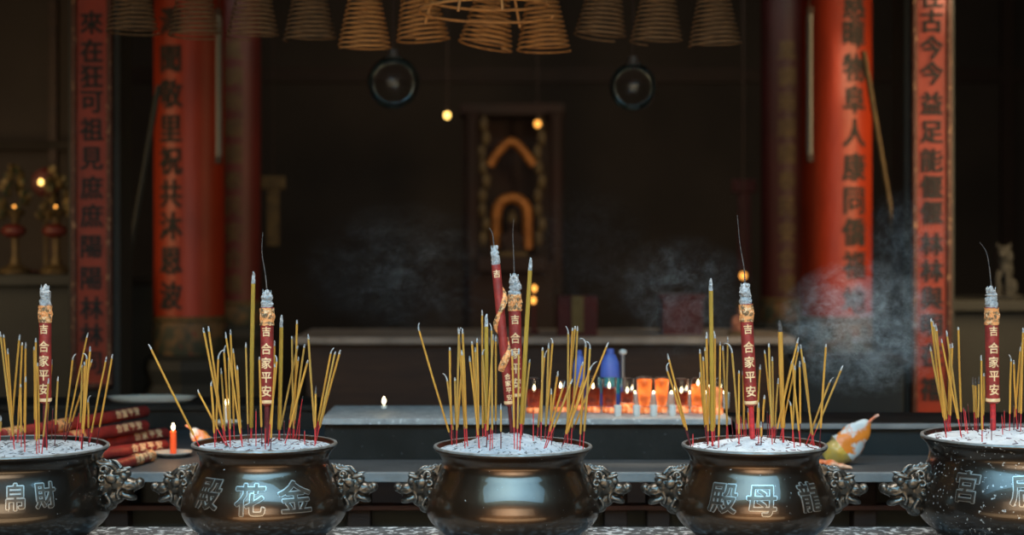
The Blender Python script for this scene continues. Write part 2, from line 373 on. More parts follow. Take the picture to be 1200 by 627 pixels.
def make_urn(idx, cx, rimpx, rimy, bellypx, label, chars, m, earside, earz=570, escale=1.0):
    R = rimpx*YU/F; Bq = bellypx*YU/F; X = (cx-600)*YU/F; rz = H-(rimy-HY)*YU/F; Ht = rz-LZ
    t = root('bronze_incense_urn', label, 'incense urn', (X,YU,LZ))
    prof = urn_profile(R, Bq, Ht)
    outer = [(r, z+Ht) for r, z in prof]
    fz = outer[-1][1]; fr = outer[-1][0]
    inner = [(R-.006,Ht), (R-.010,Ht-.006), (R-.018,Ht-.02), (R-.027,Ht-.045), (R-.025,Ht-.07), (R-.03,Ht-.12), (.02,Ht-.14)]
    B().lathe(inner[::-1]+outer, 96).build('bowl', m, t)
    B().lathe([(R-.008,Ht-.006),(R-.004,Ht+.0012),(R,Ht+.0022),(R+.0035,Ht+.0008),(R+.0050,Ht-.003),(R+.0035,Ht-.0045)], 96).build('dusty_rim', RIMM, t)
    B().lathe([(fr-.012,fz+.004),(fr-.004,fz-.004),(fr-.004,.02),(fr+.004,.014),(fr+.006,0),(fr-.02,0),(fr-.02,fz)], 80).build('foot_ring', m, t)
    def rfun(z):
        for i in range(len(outer)-1):
            if outer[i][1] >= z >= outer[i+1][1]:
                f = (outer[i][1]-z)/max(1e-9, outer[i][1]-outer[i+1][1]); return lerp(outer[i][0], outer[i+1][0], f)
        return outer[-1][0]
    for s in earside:
        ez = H-(earz-HY)*YU/F-LZ
        e = bpy.data.objects.new('beast_head_handle', HEAD); COL.objects.link(e); e.parent = t
        e.location = (s*(rfun(ez)-.012), 0, ez); e.rotation_euler = (0,0,0 if s > 0 else PI); e.scale = (escale,)*3
        e['label'] = 'cast bronze beast-head handle'
    for ch, dx, yy, hpx, wf in chars:
        z = H-(yy-HY)*(YU-Bq)/F-LZ; size = hpx*(YU-Bq)/F
        a = 0; rq = rfun(z)
        for _ in range(20):
            a = math.asin(max(-.97, min(.97, (((cx+dx)-600)*(YU-rq*math.cos(a))/F-X)/rq)))
        g = glyph(ch, size, .0035, offset=.0034, step=.008, condense=wf); wrap(g, rfun, a, z, .0005)
        e = bmobj(g, 'raised_character', BRONZE_EDGE, t); e['label'] = 'pale polished outline of the raised character'
        g = glyph(ch, size, .0035, offset=.0011, step=.008, condense=wf); wrap(g, rfun, a, z, .0025)
        bmobj(g, 'character_face', BRONZE_CHAR, e)
    URNS.append(dict(X=X, Y=YU, R=R, rz=rz)); return t
make_urn(0, 16, 108, 523, 112, 'large dark bronze urn cut by the left edge, lettered with two small characters',
         [('宮',-36,584,31,.8),('帛',2,584,32,.8),('財',37,584,31,.8)], BRONZE_DARK, (1,-1), 567, 1.1)
make_urn(1, 310, 83, 519, 97, 'brown bronze urn between the red candle and the plain urn, three raised characters', [('殿',-66,583,37,1),('花',-17,587,38,1),('金',36,585,38,1.1)], BRONZE, (-1,1), 571)
make_urn(2, 601, 91, 522, 102, 'plain brown bronze urn without lettering in the middle of the ledge', [], BRONZE, (-1,1), 572, 1.02)
make_urn(3, 884, 83, 520.5, 94, 'dark bronze urn in front of the orange glasses, three raised characters', [('殿',-37,587,36,1),('母',9,588,38,1),('龍',65,586,35,.9)], BRONZE, (-1,1), 573, 1.04)
make_urn(4, 1187, 104, 510.5, 112, 'large ash-specked bronze urn cut by the right edge of the photo',
         [('宮',-54,576,38,.9),('后',15,576,38,1)], BRONZE_DUSTY, (-1,1), 573, 1.12)
MOUND = [(.008,0,0),(.016,0,.02),(.042,-.01,.0),(.024,.01,.03),(.026,.05,.03)]
def ash_h(i, x, y):
    u = URNS[i]; dx, dy = x-u['X'], y-u['Y']; r = math.hypot(dx,dy); a, mx, my = MOUND[i]; R = u['R']
    e = max(0, 1-(r/(R-.012))**2)
    n = math.sin(dx*61+i)*math.sin(dy*53+2*i)*.0022+math.sin(dx*131+3*i)*math.sin(dy*117+i)*.0012+math.sin(dx*270)*math.sin(dy*240+i)*.0006
    return u['rz']-.010+a*math.exp(-((dx-mx)**2+(dy-my)**2)/(2*(R*.42)**2))*min(1,e*1.6)+n*min(1,e*3)
for i, u in enumerate(URNS):
    b = B(); R = u['R']-.010; seg = 72; nr = 30; rings = []
    c = b.bm.verts.new((0,0,ash_h(i,u['X'],u['Y'])-u['rz']))
    for j in range(1, nr+1):
        rr = R*j/nr
        rings.append([b.bm.verts.new((rr*math.cos(2*PI*k/seg), rr*math.sin(2*PI*k/seg), ash_h(i,u['X']+rr*math.cos(2*PI*k/seg),u['Y']+rr*math.sin(2*PI*k/seg))-u['rz'])) for k in range(seg)])
    for k in range(seg): b.face((c, rings[0][k], rings[0][(k+1)%seg]))
    for j in range(nr-1):
        for k in range(seg): b.face((rings[j][k], rings[j+1][k], rings[j+1][(k+1)%seg], rings[j][(k+1)%seg]))
    o = b.build('incense_ash', ASH_SUNLIT if i > 2 else ASH, loc=(u['X'],u['Y'],u['rz']))
    nm = ['urn at far left','second urn from left','plain middle urn','fourth urn from left','urn at far right'][i]
    tag(o, ('sunlit white' if i > 2 else 'blue-grey')+' ash filling the '+nm, 'ash', kind='stuff')
    # crumbs of burnt incense scattered on the ash
    b = B()
    for k in range(110):
        a = random.uniform(0,2*PI); rr = R*.93*math.sqrt(random.random()); x = u['X']+rr*math.cos(a); y = u['Y']+rr*math.sin(a)
        z = ash_h(i,x,y)+.0012; a = random.uniform(0,PI); l = random.uniform(.003,.010)
        d = Vector((math.cos(a)*l, math.sin(a)*l, random.uniform(-.001,.003)))
        b.tube([Vector((x,y,z))-d, Vector((x,y,z))+d], random.uniform(.0006,.0013), 5)
    o = b.build('ash_crumbs', [CHAR_TIP, DARKSTEM, ASH_TIP][i % 3 if i < 3 else 1], smooth=False)
    tag(o, 'scattered dark burnt stick crumbs on the ash of the '+nm, 'crumbs', kind='stuff')
    # crumbs fallen around the foot on the ledge
def on_ash(i, px, py):
    u = URNS[i]; lo = u['Y']-u['R']+.018; hi = u['Y']+u['R']-.018; Y = lo
    while Y < hi:
        p = P(px, py, Y)
        p.x = max(u['X']-u['R']*.92, min(u['X']+u['R']*.92, p.x))
        lim = math.sqrt(max(0,(u['R']-.02)**2-(p.x-u['X'])**2))
        if abs(Y-u['Y']) <= lim and p.z <= ash_h(i, p.x, Y): break
        Y += .004
    lim = math.sqrt(max(0,(u['R']-.02)**2-(p.x-u['X'])**2))
    Y = max(u['Y']-lim, min(u['Y']+lim, Y)); x = p.x
    return Vector((x, Y, ash_h(i, x, Y)))

# ------------------------------------------------------------------ incense sticks
URN_NAME = ['far left urn','second urn','middle urn','fourth urn','far right urn']
ORD = ['first','second','third','fourth','fifth','sixth','seventh','eighth','ninth','tenth','eleventh','twelfth','thirteenth','fourteenth','fifteenth',
 'sixteenth','seventeenth','eighteenth','nineteenth','twentieth','twenty-first','twenty-second','twenty-third','twenty-fourth','twenty-fifth','twenty-sixth',
 'twenty-seventh','twenty-eighth','twenty-ninth','thirtieth','thirty-first','thirty-second','thirty-third','thirty-fourth','thirty-fifth','thirty-sixth',
 'thirty-seventh','thirty-eighth','thirty-ninth','fortieth','forty-first','forty-second','forty-third','forty-fourth','forty-fifth','forty-sixth','forty-seventh',
 'forty-eighth','forty-ninth','fiftieth']
# tip x, tip y, base x, base y, kind: s thin, k thick, r bare red stub, d dark tip
S = [[(0,388,17,527,'s'),(4,392,17,518,'s'),(9,408,16,522,'s'),(23,392,14,516,'s'),(26,401,20,519,'s'),(30,401,28,520,'s'),(30,441,29,530,'s'),(24,450,25,524,'s'),
 (42,396,43,532,'s'),(40,406,41,515,'s'),(44,425,46,531,'s'),(61,421,53,521,'s'),(57,443,49,532,'s'),(68,441,64,523,'s'),(86,414,74,516,'c'),(103,390,76,518,'s'),
 (106,406,96,527,'s'),(102,414,95,526,'c'),(108,421,79,514,'s'),(103,463,104,523,'c'),(125,418,112,520,'s'),(132,415,113,522,'s'),(1,487,3,512,'s'),(96,427,98,516,'s'),(99,424,97,520,'s'),
 (21,480,22,518,'r'),(62,478,61,514,'r'),(80,486,79,516,'r'),(53,486,55,528,'r'),(93,482,92,514,'r')],
 [(174,403,237,511,'s'),(238,384,266,522,'s'),(244,382,267,514,'s'),(247,445,252,524,'c'),(230,455,265,522,'c'),(256,410,259,515,'c'),(264,389,284,524,'s'),(270,386,277,515,'s'),
 (273,408,284,520,'s'),(278,428,282,516,'s'),(288,401,291,519,'s'),(268,415,270,524,'s'),(297,318,295,514,'k'),(330,369,327,516,'k'),(304,418,307,523,'s'),(322,399,318,515,'s'),
 (325,416,314,523,'c'),(322,426,317,527,'s'),(342,394,345,512,'s'),(348,375,345,514,'s'),(349,405,326,512,'s'),(357,403,343,511,'s'),(361,422,334,520,'s'),(350,418,337,514,'s'),
 (361,391,370,521,'s'),(370,452,369,523,'d'),(389,407,371,517,'c'),(393,412,370,519,'s'),(399,410,373,513,'s'),(262,403,272,512,'c'),(259,431,268,510,'s'),
 (300,479,300,523,'r'),(355,464,347,513,'r'),(333,493,333,515,'r'),(343,487,343,511,'r'),(295,483,295,513,'r'),(357,504,357,521,'r'),(339,490,341,512,'r'),(311,500,311,527,'r'),(352,480,351,515,'r')],
 [(488,377,532,519,'c'),(527,407,531,519,'s'),(523,437,534,513,'c'),(533,442,536,516,'s'),(537,384,546,513,'s'),(542,385,547,518,'s'),(538,383,535,521,'c'),(541,410,548,523,'s'),
 (543,410,536,516,'s'),(553,400,561,518,'s'),(550,417,562,526,'s'),(559,396,561,525,'s'),(557,407,559,511,'s'),(565,363,566,510,'s'),(570,368,569,512,'k'),(576,377,577,526,'c'),
 (578,392,570,525,'s'),(581,393,581,507,'s'),(565,409,572,516,'c'),(587,473,587,526,'s'),(593,430,599,506,'s'),(600,410,603,527,'s'),(608,408,606,527,'s'),(622,302,610,514,'k'),
 (621,421,612,511,'s'),(636,407,634,516,'s'),(639,409,629,509,'c'),(643,402,639,507,'s'),(648,396,638,513,'c'),(654,435,641,509,'s'),(646,455,646,517,'s'),(662,447,638,526,'s'),
 (666,381,664,507,'c'),(671,384,664,513,'s'),(674,382,662,515,'s'),(677,382,668,506,'s'),(671,444,640,525,'s'),(683,424,660,521,'s'),(687,396,677,509,'c'),(692,400,680,522,'c'),
 (695,423,658,525,'c'),(713,401,664,513,'s'),(685,440,661,516,'s'),(625,480,625,517,'r'),(650,499,646,522,'r'),(610,511,609,528,'r'),(634,482,632,510,'r'),(544,500,545,526,'r'),(575,500,574,528,'r')],
 [(782,414,804,517,'s'),(779,425,803,515,'c'),(833,326,835,523,'k'),(828,389,830,521,'s'),(838,385,836,515,'c'),(826,407,833,513,'s'),(820,409,826,517,'s'),(824,418,829,523,'s'),
 (844,400,842,525,'s'),(847,405,853,513,'s'),(853,394,851,513,'s'),(857,402,866,516,'c'),(866,434,866,521,'s'),(871,434,872,509,'s'),(820,436,826,513,'s'),(891,427,886,506,'s'),
 (896,410,906,513,'s'),(901,402,905,521,'s'),(905,418,905,511,'s'),(914,376,918,519,'K'),(912,443,906,509,'s'),(936,395,907,519,'s'),(929,420,908,515,'s'),(937,403,912,511,'c'),
 (928,417,938,523,'c'),(932,427,925,509,'c'),(937,423,938,521,'s'),(942,418,943,517,'s'),(938,404,944,509,'s'),(968,403,955,522,'s'),(975,441,938,517,'c'),(988,428,941,515,'s'),
 (926,468,931,525,'c'),(889,471,889,520,'s'),(877,478,878,511,'s'),(892,494,892,522,'s'),(896,463,893,513,'s'),(883,470,881,512,'s'),
 (874,490,874,509,'r'),(899,481,899,509,'r'),(863,478,863,510,'r'),(868,486,869,512,'r'),(902,484,901,506,'r'),(857,488,859,514,'r'),(812,508,812,522,'r')],
 [(1091,373,1108,509,'s'),(1094,378,1107,504,'c'),(1097,381,1109,513,'s'),(1090,406,1105,503,'s'),(1093,376,1111,501,'s'),(1109,387,1126,511,'s'),(1116,402,1109,505,'s'),
 (1113,403,1107,502,'s'),(1123,383,1125,502,'s'),(1103,397,1127,513,'s'),(1140,442,1142,503,'d'),(1143,443,1144,504,'d'),(1147,441,1146,507,'d'),(1150,416,1151,518,'s'),
 (1153,437,1152,503,'s'),(1185,414,1183,505,'c'),(1188,422,1192,503,'s'),(1199,384,1196,506,'s'),(1196,406,1188,503,'s'),(1198,394,1193,503,'c'),
 (1129,477,1132,506,'r'),(1134,473,1136,504,'r'),(1177,480,1177,503,'r'),(1162,490,1162,516,'r'),(1188,475,1188,504,'r'),(1174,486,1175,510,'r'),(1131,480,1134,508,'r')]]
def make_stick(i, tx, ty, bx, by, kd, label, group):
    base = on_ash(i, bx, by)
    Yt = base.y+random.uniform(-.03,.03)
    if kd in 'kK': Yt = base.y
    tip = P(tx, ty, Yt); d = tip-base; L = d.length; n = d.normalized()
    o = root('incense_stick', label, 'incense stick', base, group=group)
    at = lambda s: n*s
    if kd == 'r':
        m = random.choice([REDSTEM, REDSTEM, DARKSTEM])
        B().tube([at(-.02), at(L*.93)], .0013, 6).build('bamboo_stem', m, o)
        B().tube([at(L*.93), at(L)], [.0015,.0007], 6).build('charred_end', CHAR_TIP, o)
        return
    thick = kd in 'kK'
    r = .0068 if kd == 'K' else (.0060 if thick and L > .4 else (.0056 if thick else random.uniform(.0025,.0031)))
    sl = random.uniform(.030,.062) if not thick else random.uniform(.02,.045)
    sl = min(sl, L*.4)
    al = {'s':random.uniform(.008,.018),'c':random.uniform(.015,.027),'d':.022,'k':.034,'K':.030}[kd]
    al = min(al, L*.3)
    B().tube([at(-.025), at(sl+.004)], .0014 if not thick else .0028, 6).build('bamboo_stem', REDSTEM if random.random() < .8 else DARKSTEM, o)
    w = Vector((random.uniform(-1,1), random.uniform(-1,1), 0))*.0012
    B().tube([at(sl-.003), at(sl), at((sl+L)/2)+w, at(L-al)], [r*.6, r, r, r*.97], 8).build('incense_coating', YEL_THICK if kd == 'k' else (random.choice([YEL, YEL, YELG]) if kd != 'K' else YEL), o)
    q = [at(L-al)]
    if kd == 'c':
        cv = random.uniform(.3,.62)
        side = Vector((random.choice([-1,1]), random.uniform(-.6,.6), 0)).normalized()
        for k in range(1,8):
            s = k/7; q.append(at(L-al)+n*al*math.sin(s*PI*cv)*.95+side*al*.55*(1-math.cos(s*PI*cv)))
        B().tube(q, [r*.85*(1-.55*k/7) for k in range(8)], 6).build('ash_tip', ASH_TIP, o)['label'] = 'curled grey ash tip'
    else:
        for k in range(1,5): q.append(at(L-al+al*k/4)+Vector((random.uniform(-1,1),random.uniform(-1,1),0))*r*.22)
        m = CHAR_TIP if kd in 'dK' else ASH_TIP
        B().tube(q, [r*.92, r*.9, r*.8, r*.68, r*.3], 8).build('ash_tip', m, o)
for i, lst in enumerate(S):
    order = sorted(range(len(lst)), key=lambda k: lst[k][0]); yi = ri = 0
    for k in order:
        tx, ty, bx, by, kd = lst[k]
        sl = (tx-bx)/(by-ty)
        lean = 'leaning left' if sl < -.1 else ('leaning right' if sl > .1 else 'standing upright')
        if kd == 'r':
            lab = 'bare red burnt-out incense stub, %s stub from left in %s' % (ORD[ri], URN_NAME[i]); ri += 1
        elif kd in 'kK':
            if kd == 'K': lab = 'thick yellow incense stick with dark charred tip in the fourth urn from left'
            elif i == 1: lab = 'tallest thick mustard incense stick in the second urn from left' if ty < 340 else 'shorter thick incense stick right of the red rod in the second urn from left'
            elif i == 2: lab = 'tallest thick mustard incense stick leaning right in the plain middle urn' if ty < 340 else 'short thick incense stick left of the red rods in the plain middle urn'
            else: lab = 'tallest thick mustard incense stick with grey tip in the fourth urn from left'
        else:
            tip = {'s':'','c':' with curled ash','d':' with blackened end'}[kd]
            lab = 'thin incense stick%s %s, %s from left in %s' % (tip, lean, ORD[yi], URN_NAME[i]); yi += 1
        make_stick(i, tx, ty, bx, by, kd, lab, 'incense sticks standing in the '+URN_NAME[i])

# ------------------------------------------------------------------ large red dragon incense
def big_incense(i, base_px, red_bot, red_top, ash_top, rad, label, wire=None, dragon=False, ashm=ASH_TIP):
    base = on_ash(i, *base_px); Y = base.y
    tipp = P(red_top[0], red_top[1], Y); d = tipp-base; n = d.normalized(); L = d.length
    s0 = (P(red_bot[0], red_bot[1], Y)-base).length; sa = (P(ash_top[0], ash_top[1], Y)-base).length
    o = root('dragon_incense_rod', label, 'large incense', base)
    o.rotation_mode = 'QUATERNION'; o.rotation_quaternion = Vector((0,0,1)).rotation_difference(n)
    B().tube([(0,0,-.04),(0,0,s0+.01)], rad*.42, 12).build('bamboo_core', DARKSTEM if i < 3 else REDSTEM, o)
    b = B(); b.lathe([(rad*.5,s0),(rad*.93,s0+.004),(rad,s0+.012),(rad,L-.004),(rad*.96,L)], 28, capb=True, capt=True)
    b.build('red_wrap', REDPAPER, o)
    b = B(); b.lathe([(rad+.0003,s0+.006),(rad+.001,s0+.007),(rad+.001,s0+.014),(rad+.0003,s0+.015)], 28, closed=False); b.build('gold_band', GOLD, o)
    # ash crown
    b = B(); pts = []; rr = []; al = sa-L
    for k in range(11):
        f = k/10; pts.append((random.uniform(-1,1)*.0022*(f>.1)-.000*f, random.uniform(-1,1)*.002*(f>.1), L-.003+al*f)); rr.append(rad*(.92-.12*f+random.uniform(-.12,.12))*(1 if f < .65 else max(.22,1-(f-.65)*2.3)))
    b.tube(pts, rr, 14)
    for v in b.bm.verts:
        v.co += Vector((random.uniform(-1,1),random.uniform(-1,1),random.uniform(-1,1)))*.0013
    for k in range(9):
        a = random.uniform(0,2*PI); h = random.uniform(.15,.85)
        b.ell((math.cos(a)*rad*.6, math.sin(a)*rad*.6, L+al*h), (.005,.005,.007), sub=1)
    b.tube([(rad*.5,0,L+al*.6),(rad*.62,0,L+al*.9)], [.003,.001], 6); b.tube([(-rad*.55,-.003,L+al*.55),(-rad*.6,-.003,L+al*.95)], [.003,.001], 6)
    b.build('ash_crown', ashm, o)
    if wire:
        p = [(0,0,sa-.012)]
        for (wx, wy) in wire:
            v = P(wx, wy, Y)-base; v = o.rotation_quaternion.inverted() @ v; p.append(v)
        p = spline([tuple(q) for q in p], 5)
        B().tube(p, [.0020-.0013*k/(len(p)-1) for k in range(len(p))], 6).build('burnt_wire', CHAR_TIP, o)['label'] = 'thin dark burnt core wire rising above the ash'
    if dragon:
        b = B(); m = 70; pts = [];
        for k in range(m+1):
            f = k/m; a = -1.2+f*2*PI*1.7; pts.append((math.sin(a)*(rad+.0005), -math.cos(a)*(rad+.0005), lerp(s0+.10, L-.06, f)))
        b.tube(pts, [.0105*(.45+.55*abs(math.sin(PI*min(1,.12+k/m)*2.5))) for k in range(m+1)], 8)
        for v in b.bm.verts:
            pass
        b.build('dragon_relief', DRAGON, o)['label'] = 'gold dragon coiling round the rod'
        for k, ch in enumerate('合家平安'):
            g = glyph(ch, .017, .0008, offset=.0004, step=.004); wrap(g, lambda z: rad, .25, s0+.082-.019*k, .0006); bmobj(g, 'gold_character', GOLD, o)
        for zc in (L-.025,):
            g = glyph('吉', .022, .0008, offset=.0006, step=.004); wrap(g, lambda z: rad, 0, zc, .0006); bmobj(g, 'gold_character', GOLD, o)
        return o
    # painted dragon band near the top
    b = B(); pr = []; z1 = L-.002; z0 = L-.048
    for k in range(10): pr.append((rad+.0012+random.uniform(-.0004,.0010), lerp(z0,z1,k/9)))
    b.lathe(pr, 24)
    for v in b.bm.verts: v.co += Vector((random.uniform(-1,1),random.uniform(-1,1),random.uniform(-1,1)))*.0012
    for k in range(7):
        a = -1.3+k*.42; b.tube([(math.sin(a)*rad*1.03,-math.cos(a)*rad*1.03,z0+.006+.004*(k%3)),(math.sin(a+.4)*rad*1.1,-math.cos(a+.4)*rad*1.1,z0+.022+.004*(k%2)),(math.sin(a+.2)*rad*1.05,-math.cos(a+.2)*rad*1.05,z0+.036)], [.001,.0030,.001], 6)
    b.build('dragon_ornament', DRAGON, o)['label'] = 'gold and green painted dragon ornament'
    tot = L-s0; gs = 1.22
    for ch, f, sz in (('吉',.245,.022),('合',.42,.026),('家',.565,.026),('平',.71,.026),('安',.85,.026)):
        g = glyph(ch, sz*gs, .0008, offset=.0007, step=.004, condense=.95); wrap(g, lambda z: rad, 0, L-tot*f, .0006); bmobj(g, 'gold_character', GOLD, o)
    return o
big_incense(0, (53,524), (53,473), (53,357), (52,332), .0165, 'thick red dragon incense rod with gold characters in the far left urn')
big_incense(1, (313,519), (313,475), (313,360), (313,338), .0175, 'thick red dragon incense rod with gold characters in the second urn from left', [(311,322),(307,296),(308,272)])
big_incense(2, (600,508), (598,476), (581,310), (583,286), .0125, 'taller slimmer dragon rod leaning left in the plain middle urn', [(577,274),(573,267)], dragon=True)
big_incense(2, (606,508), (606,467), (603,344), (602,319), .0175, 'shorter thicker dragon rod with gold characters in the plain middle urn', [(602,300),(601,276),(602,257)])
big_incense(3, (882,514), (880,476), (874,356), (873,330), .0175, 'thick red dragon incense rod with gold characters in the fourth urn from left', [(872,315),(867,285),(864,252)])
big_incense(4, (1164,504), (1164,473), (1162,360), (1161,334), .0185, 'thick red dragon incense rod with gold characters in the far right urn', [(1160,318),(1156,296),(1148,284)])

# ------------------------------------------------------------------ things on the counter
# pile of red wrapped incense rods (lying flat, running away to the right)
def rod(pl, zl, pr, zr, rad, label, ends):
    def at(px, py, z): Y = (H-z)*F/(py-HY); return Vector(((px-600)*Y/F, Y, z))
    a, c = at(*pl, zl), at(*pr, zr); d = c-a; L = d.length; n = d.normalized()
    o = root('wrapped_incense_rod', label, 'wrapped incense', a, group='red wrapped incense rods piled on the counter')
    xax = n; zax = (Vector((0,0,1))-n*n.z).normalized(); yax = zax.cross(xax)
    o.rotation_mode = 'QUATERNION'; o.rotation_quaternion = Matrix((xax, yax, zax)).transposed().to_quaternion()
    B().tube([(0,0,0),(.004,0,0),(L-.004,0,0),(L,0,0)], [rad*.9,rad,rad,rad*.9], 24).build('red_wrap', REDPAPER, o)
    for p0, p1 in ends:
        B().tube([(L*p0,0,0),(L*p0+.001,0,0),(L*p1-.001,0,0),(L*p1,0,0)], [rad,rad+.0015,rad+.0015,rad], 24).build('gilt_band', DRAGON, o)
    for k, ch in enumerate('安平家合'):
        g = glyph(ch, rad*1.5, .001, offset=.0008, step=.006)
        M = Matrix.Rotation(0, 4, 'X')
        for v in g.verts:
            a2 = v.co.z/rad-.35; rr = rad+.001-v.co.y; x = v.co.x+L*.90-rad*1.75*k
            v.co = Vector((x, -rr*math.cos(a2+.8)*1.0, rr*math.sin(a2+.8)))
        bmobj(g, 'gold_character', GOLD, o)
    return o
rod((0,511), .968, (170,482), .968, .0215, 'topmost red wrapped incense rod with gilt band across the pile', [(.02,.12),(.34,.42)])
rod((40,520), .9265, (170,499), .9265, .0210, 'second red wrapped incense rod from the top of the pile', [(.3,.4)])
rod((60,528), .8850, (194,508), .8850, .0215, 'third red wrapped incense rod, reaching furthest right in the pile', [(.2,.3)])
rod((70,538), .884, (194,522), .884, .0200, 'fourth red wrapped incense rod, just above the lowest', [(.3,.36)])
rod((100,556), .882, (178,533.5), .882, .0175, 'lowest front red wrapped incense rod beside the beast handle', [(.35,.42),(.72,.80),(.93,.99)])
rod((0,522), .9265, (100,506), .9265, .0205, 'shorter gilt red rod at the left end of the pile', [(.1,.3),(.5,.62)])
rod((-10,529), .884, (110,511), .884, .0205, 'gilt red rod at the back of the pile behind the left urn', [(.1,.3),(.5,.6)])

def dish(px, py, z, rpx, label, name='saucer', bowl=.014):
    Y = (H-z)*F/(py-HY); x = (px-600)*Y/F; r = rpx*Y/F
    o = root(name, label, 'dish', (x,Y,z))
    B().lathe([(.001,.003),(r*.55,.004),(r*.9,bowl),(r,bowl+.003),(r,bowl),(r*.8,bowl*.45),(r*.5,0),(.001,0)], 48).build('plate', PORC, o)
    B().lathe([(r*.45,.0005),(r*.5,-.0002),(r*.5,.002),(r*.45,.002)], 32).build('foot', PORC, o)
    return o, Vector((x,Y,z)), r
def candle(loc, h, r, label, m=WAXR, fh=.020, light=0):
    o = root('candle', label, 'candle', loc)
    B().lathe([(r*.2,0),(r,.001),(r*1.02,h*.5),(r*.95,h-.002),(r*.6,h)], 20, capb=True, capt=True).build('wax', m, o)
    B().tube([(0,0,h-.001),(.0005,0,h+.005)], .0008, 6).build('wick', CHAR_TIP, o)
    B().lathe([(.0005,h+.002),(fh*.20,h+.003+fh*.2),(fh*.24,h+.003+fh*.38),(fh*.14,h+.003+fh*.7),(.0003,h+.003+fh)], 14).build('flame', FLAMEC, o)
    if light:
        l = bpy.data.lights.new('candle_glow', 'POINT'); l.energy = light; l.color = (1,.5,.18); l.shadow_soft_size = .012
        lo = bpy.data.objects.new('candle_glow', l); COL.objects.link(lo); lo.parent = o; lo.location = (0,-.02,h+fh+.02)
    return o
o, c, r = dish(203, 535, CZ, 22, 'cream saucer under the lit red candle on the counter')
candle(c+Vector((0,0,.004)), .082, .0105, 'short lit red candle standing in a cream saucer', fh=.024, light=.5)
o, c, r = dish(266, 499, LTZ-.004+.004, 17, 'pale saucer with a candle behind the second urn from left')
candle(c+Vector((0,0,.004)), .062, .010, 'small white lit candle behind the second urn from left', WAXW, .026)
# long white tray at back left
Y = 6.66; x = (178-600)*Y/F
b = B(); ww = 52*Y/F
for k in range(3): pass
b.lathe([(.001,.006),(ww*.88,.008),(ww*.97,.018),(ww,.020),(ww,.017),(ww*.9,.003),(ww*.8,0),(.001,0)], 56, sy=.38)
o = b.build('serving_tray', PORC, loc=(x,Y,LTZ)); tag(o, 'long shallow white oval tray on the step behind the red rods', 'tray')
# small flame on the step edge
candle(P(450,479,5.80)*1.0, .001+.012, .009, 'tiny white tealight burning alone on the marble step', WAXW, .026)

# oil glasses
def oil_glass(px, Y, wpx, h, fill, oil, lvl0, label, flame=True, flare=1.0, white=False):
    x = (px-600)*Y/F; r = wpx*Y/F/2
    o = root('oil_glass', label, 'oil glass', (x,Y,TZ), group='oil glasses on the marble altar step')
    rb = r*flare
    B().lathe([(.001,0),(rb*.9,0),(rb,.004),(lerp(rb,r,.4),h*.4),(r,h-.002),(r-.0008,h),(r-.0022,h-.001),(lerp(rb,r,.4)-.0022,h*.4),(rb-.003,lvl0),(.001,lvl0)], 32).build('glass', GLASS, o)
    B().lathe([(.001,.002),(rb-.004,.002),(rb-.003,.006),(rb-.003,lvl0-.003),(.001,lvl0-.003)], 28).build('glass_base', GLASSBASE, o)
    z1 = fill; rt = lerp(rb, r, min(1,z1/h))-.0028
    B().lathe([(.001,lvl0+.0006),(rb-.0038,lvl0+.0006),(lerp(rb,r,.4)-.0032,max(h*.4,lvl0+.002)) if h*.4 < z1 else (rt-.001,lvl0+.004),(rt-.0006,z1),(.001,z1)], 28).build('oil', oil, o)
    if flame:
        B().lathe([(.0005,z1),(.003,z1+.003),(.0034,z1+.006),(.002,z1+.011),(.0004,z1+.016)], 12).build('flame', FLAMEC, o)
    return o
GL = [(626,5.80,20,.118,.078,OIL_R,.022,'dark red oil glass at the left end of the row',True,.9),
 (657,5.84,18,.105,.082,OIL_R,.020,'dark red oil glass, second from the left in the row',True,.9),
 (677,5.90,17,.105,.080,OIL_R,.020,'dark red oil glass, third from the left, partly behind sticks',False,.9),
 (695,5.82,19,.122,.082,OIL_R,.024,'dark red oil glass with bright wick just left of the blue bottle',True,.9),
 (714,5.80,18,.120,.086,OIL_R,.024,'red oil glass below the larger blue bottle',True,.9),
 (735,5.80,18,.118,.070,OIL_R,.036,'half-empty clear oil glass with glowing orange base',True,.9),
 (755,5.78,21,.124,.112,OIL_O,.026,'brightest orange oil glass tapering to its base, the left one',False,.60),
 (775.5,5.80,20,.120,.110,OIL_O,.026,'brightest orange oil glass tapering to its base, the right one',False,.60),
 (798.5,5.80,19,.116,.070,OIL_R,.028,'clear-rimmed oil glass with dark orange oil beside the bright pair',True,.9),
 (818,5.79,19,.118,.095,OIL_O,.026,'orange oil glass second from the right end of the row',True,.86),
 (838,5.76,20,.122,.088,OIL_P,.026,'pale orange oil glass at the right end of the row',False,.95)]
for g in GL: oil_glass(*g)
for k, px in enumerate((744,766,787,808,828,848)):
    Y = 5.95; x = (px-600)*Y/F
    o = root('tealight_cup', 'small white wax tealight, %s from left behind the orange glasses' % ORD[k], 'tealight', (x,Y,TZ), group='white tealights behind the orange glasses')
    B().lathe([(.001,0),(.017,0),(.019,.004),(.021,.055),(.0195,.055),(.018,.045),(.001,.045)], 24).build('cup', WAXW, o)
    B().lathe([(.0005,.045),(.003,.049),(.003,.053),(.0004,.062)], 10).build('flame', FLAMEC, o)
# small low tealights in front of glasses' gaps
for k, px in enumerate((724,746,766,788)):
    Y = 5.70; x = (px-600)*Y/F
    o = root('wax_pot', 'low white wax pot, %s from left in front of the oil glasses' % ORD[k], 'wax pot', (x,Y,TZ), group='low wax pots in front of the oil glasses')
    B().lathe([(.001,0),(.011,0),(.012,.003),(.013,.036),(.011,.036),(.010,.030),(.001,.030)], 20).build('pot', WAXW, o)

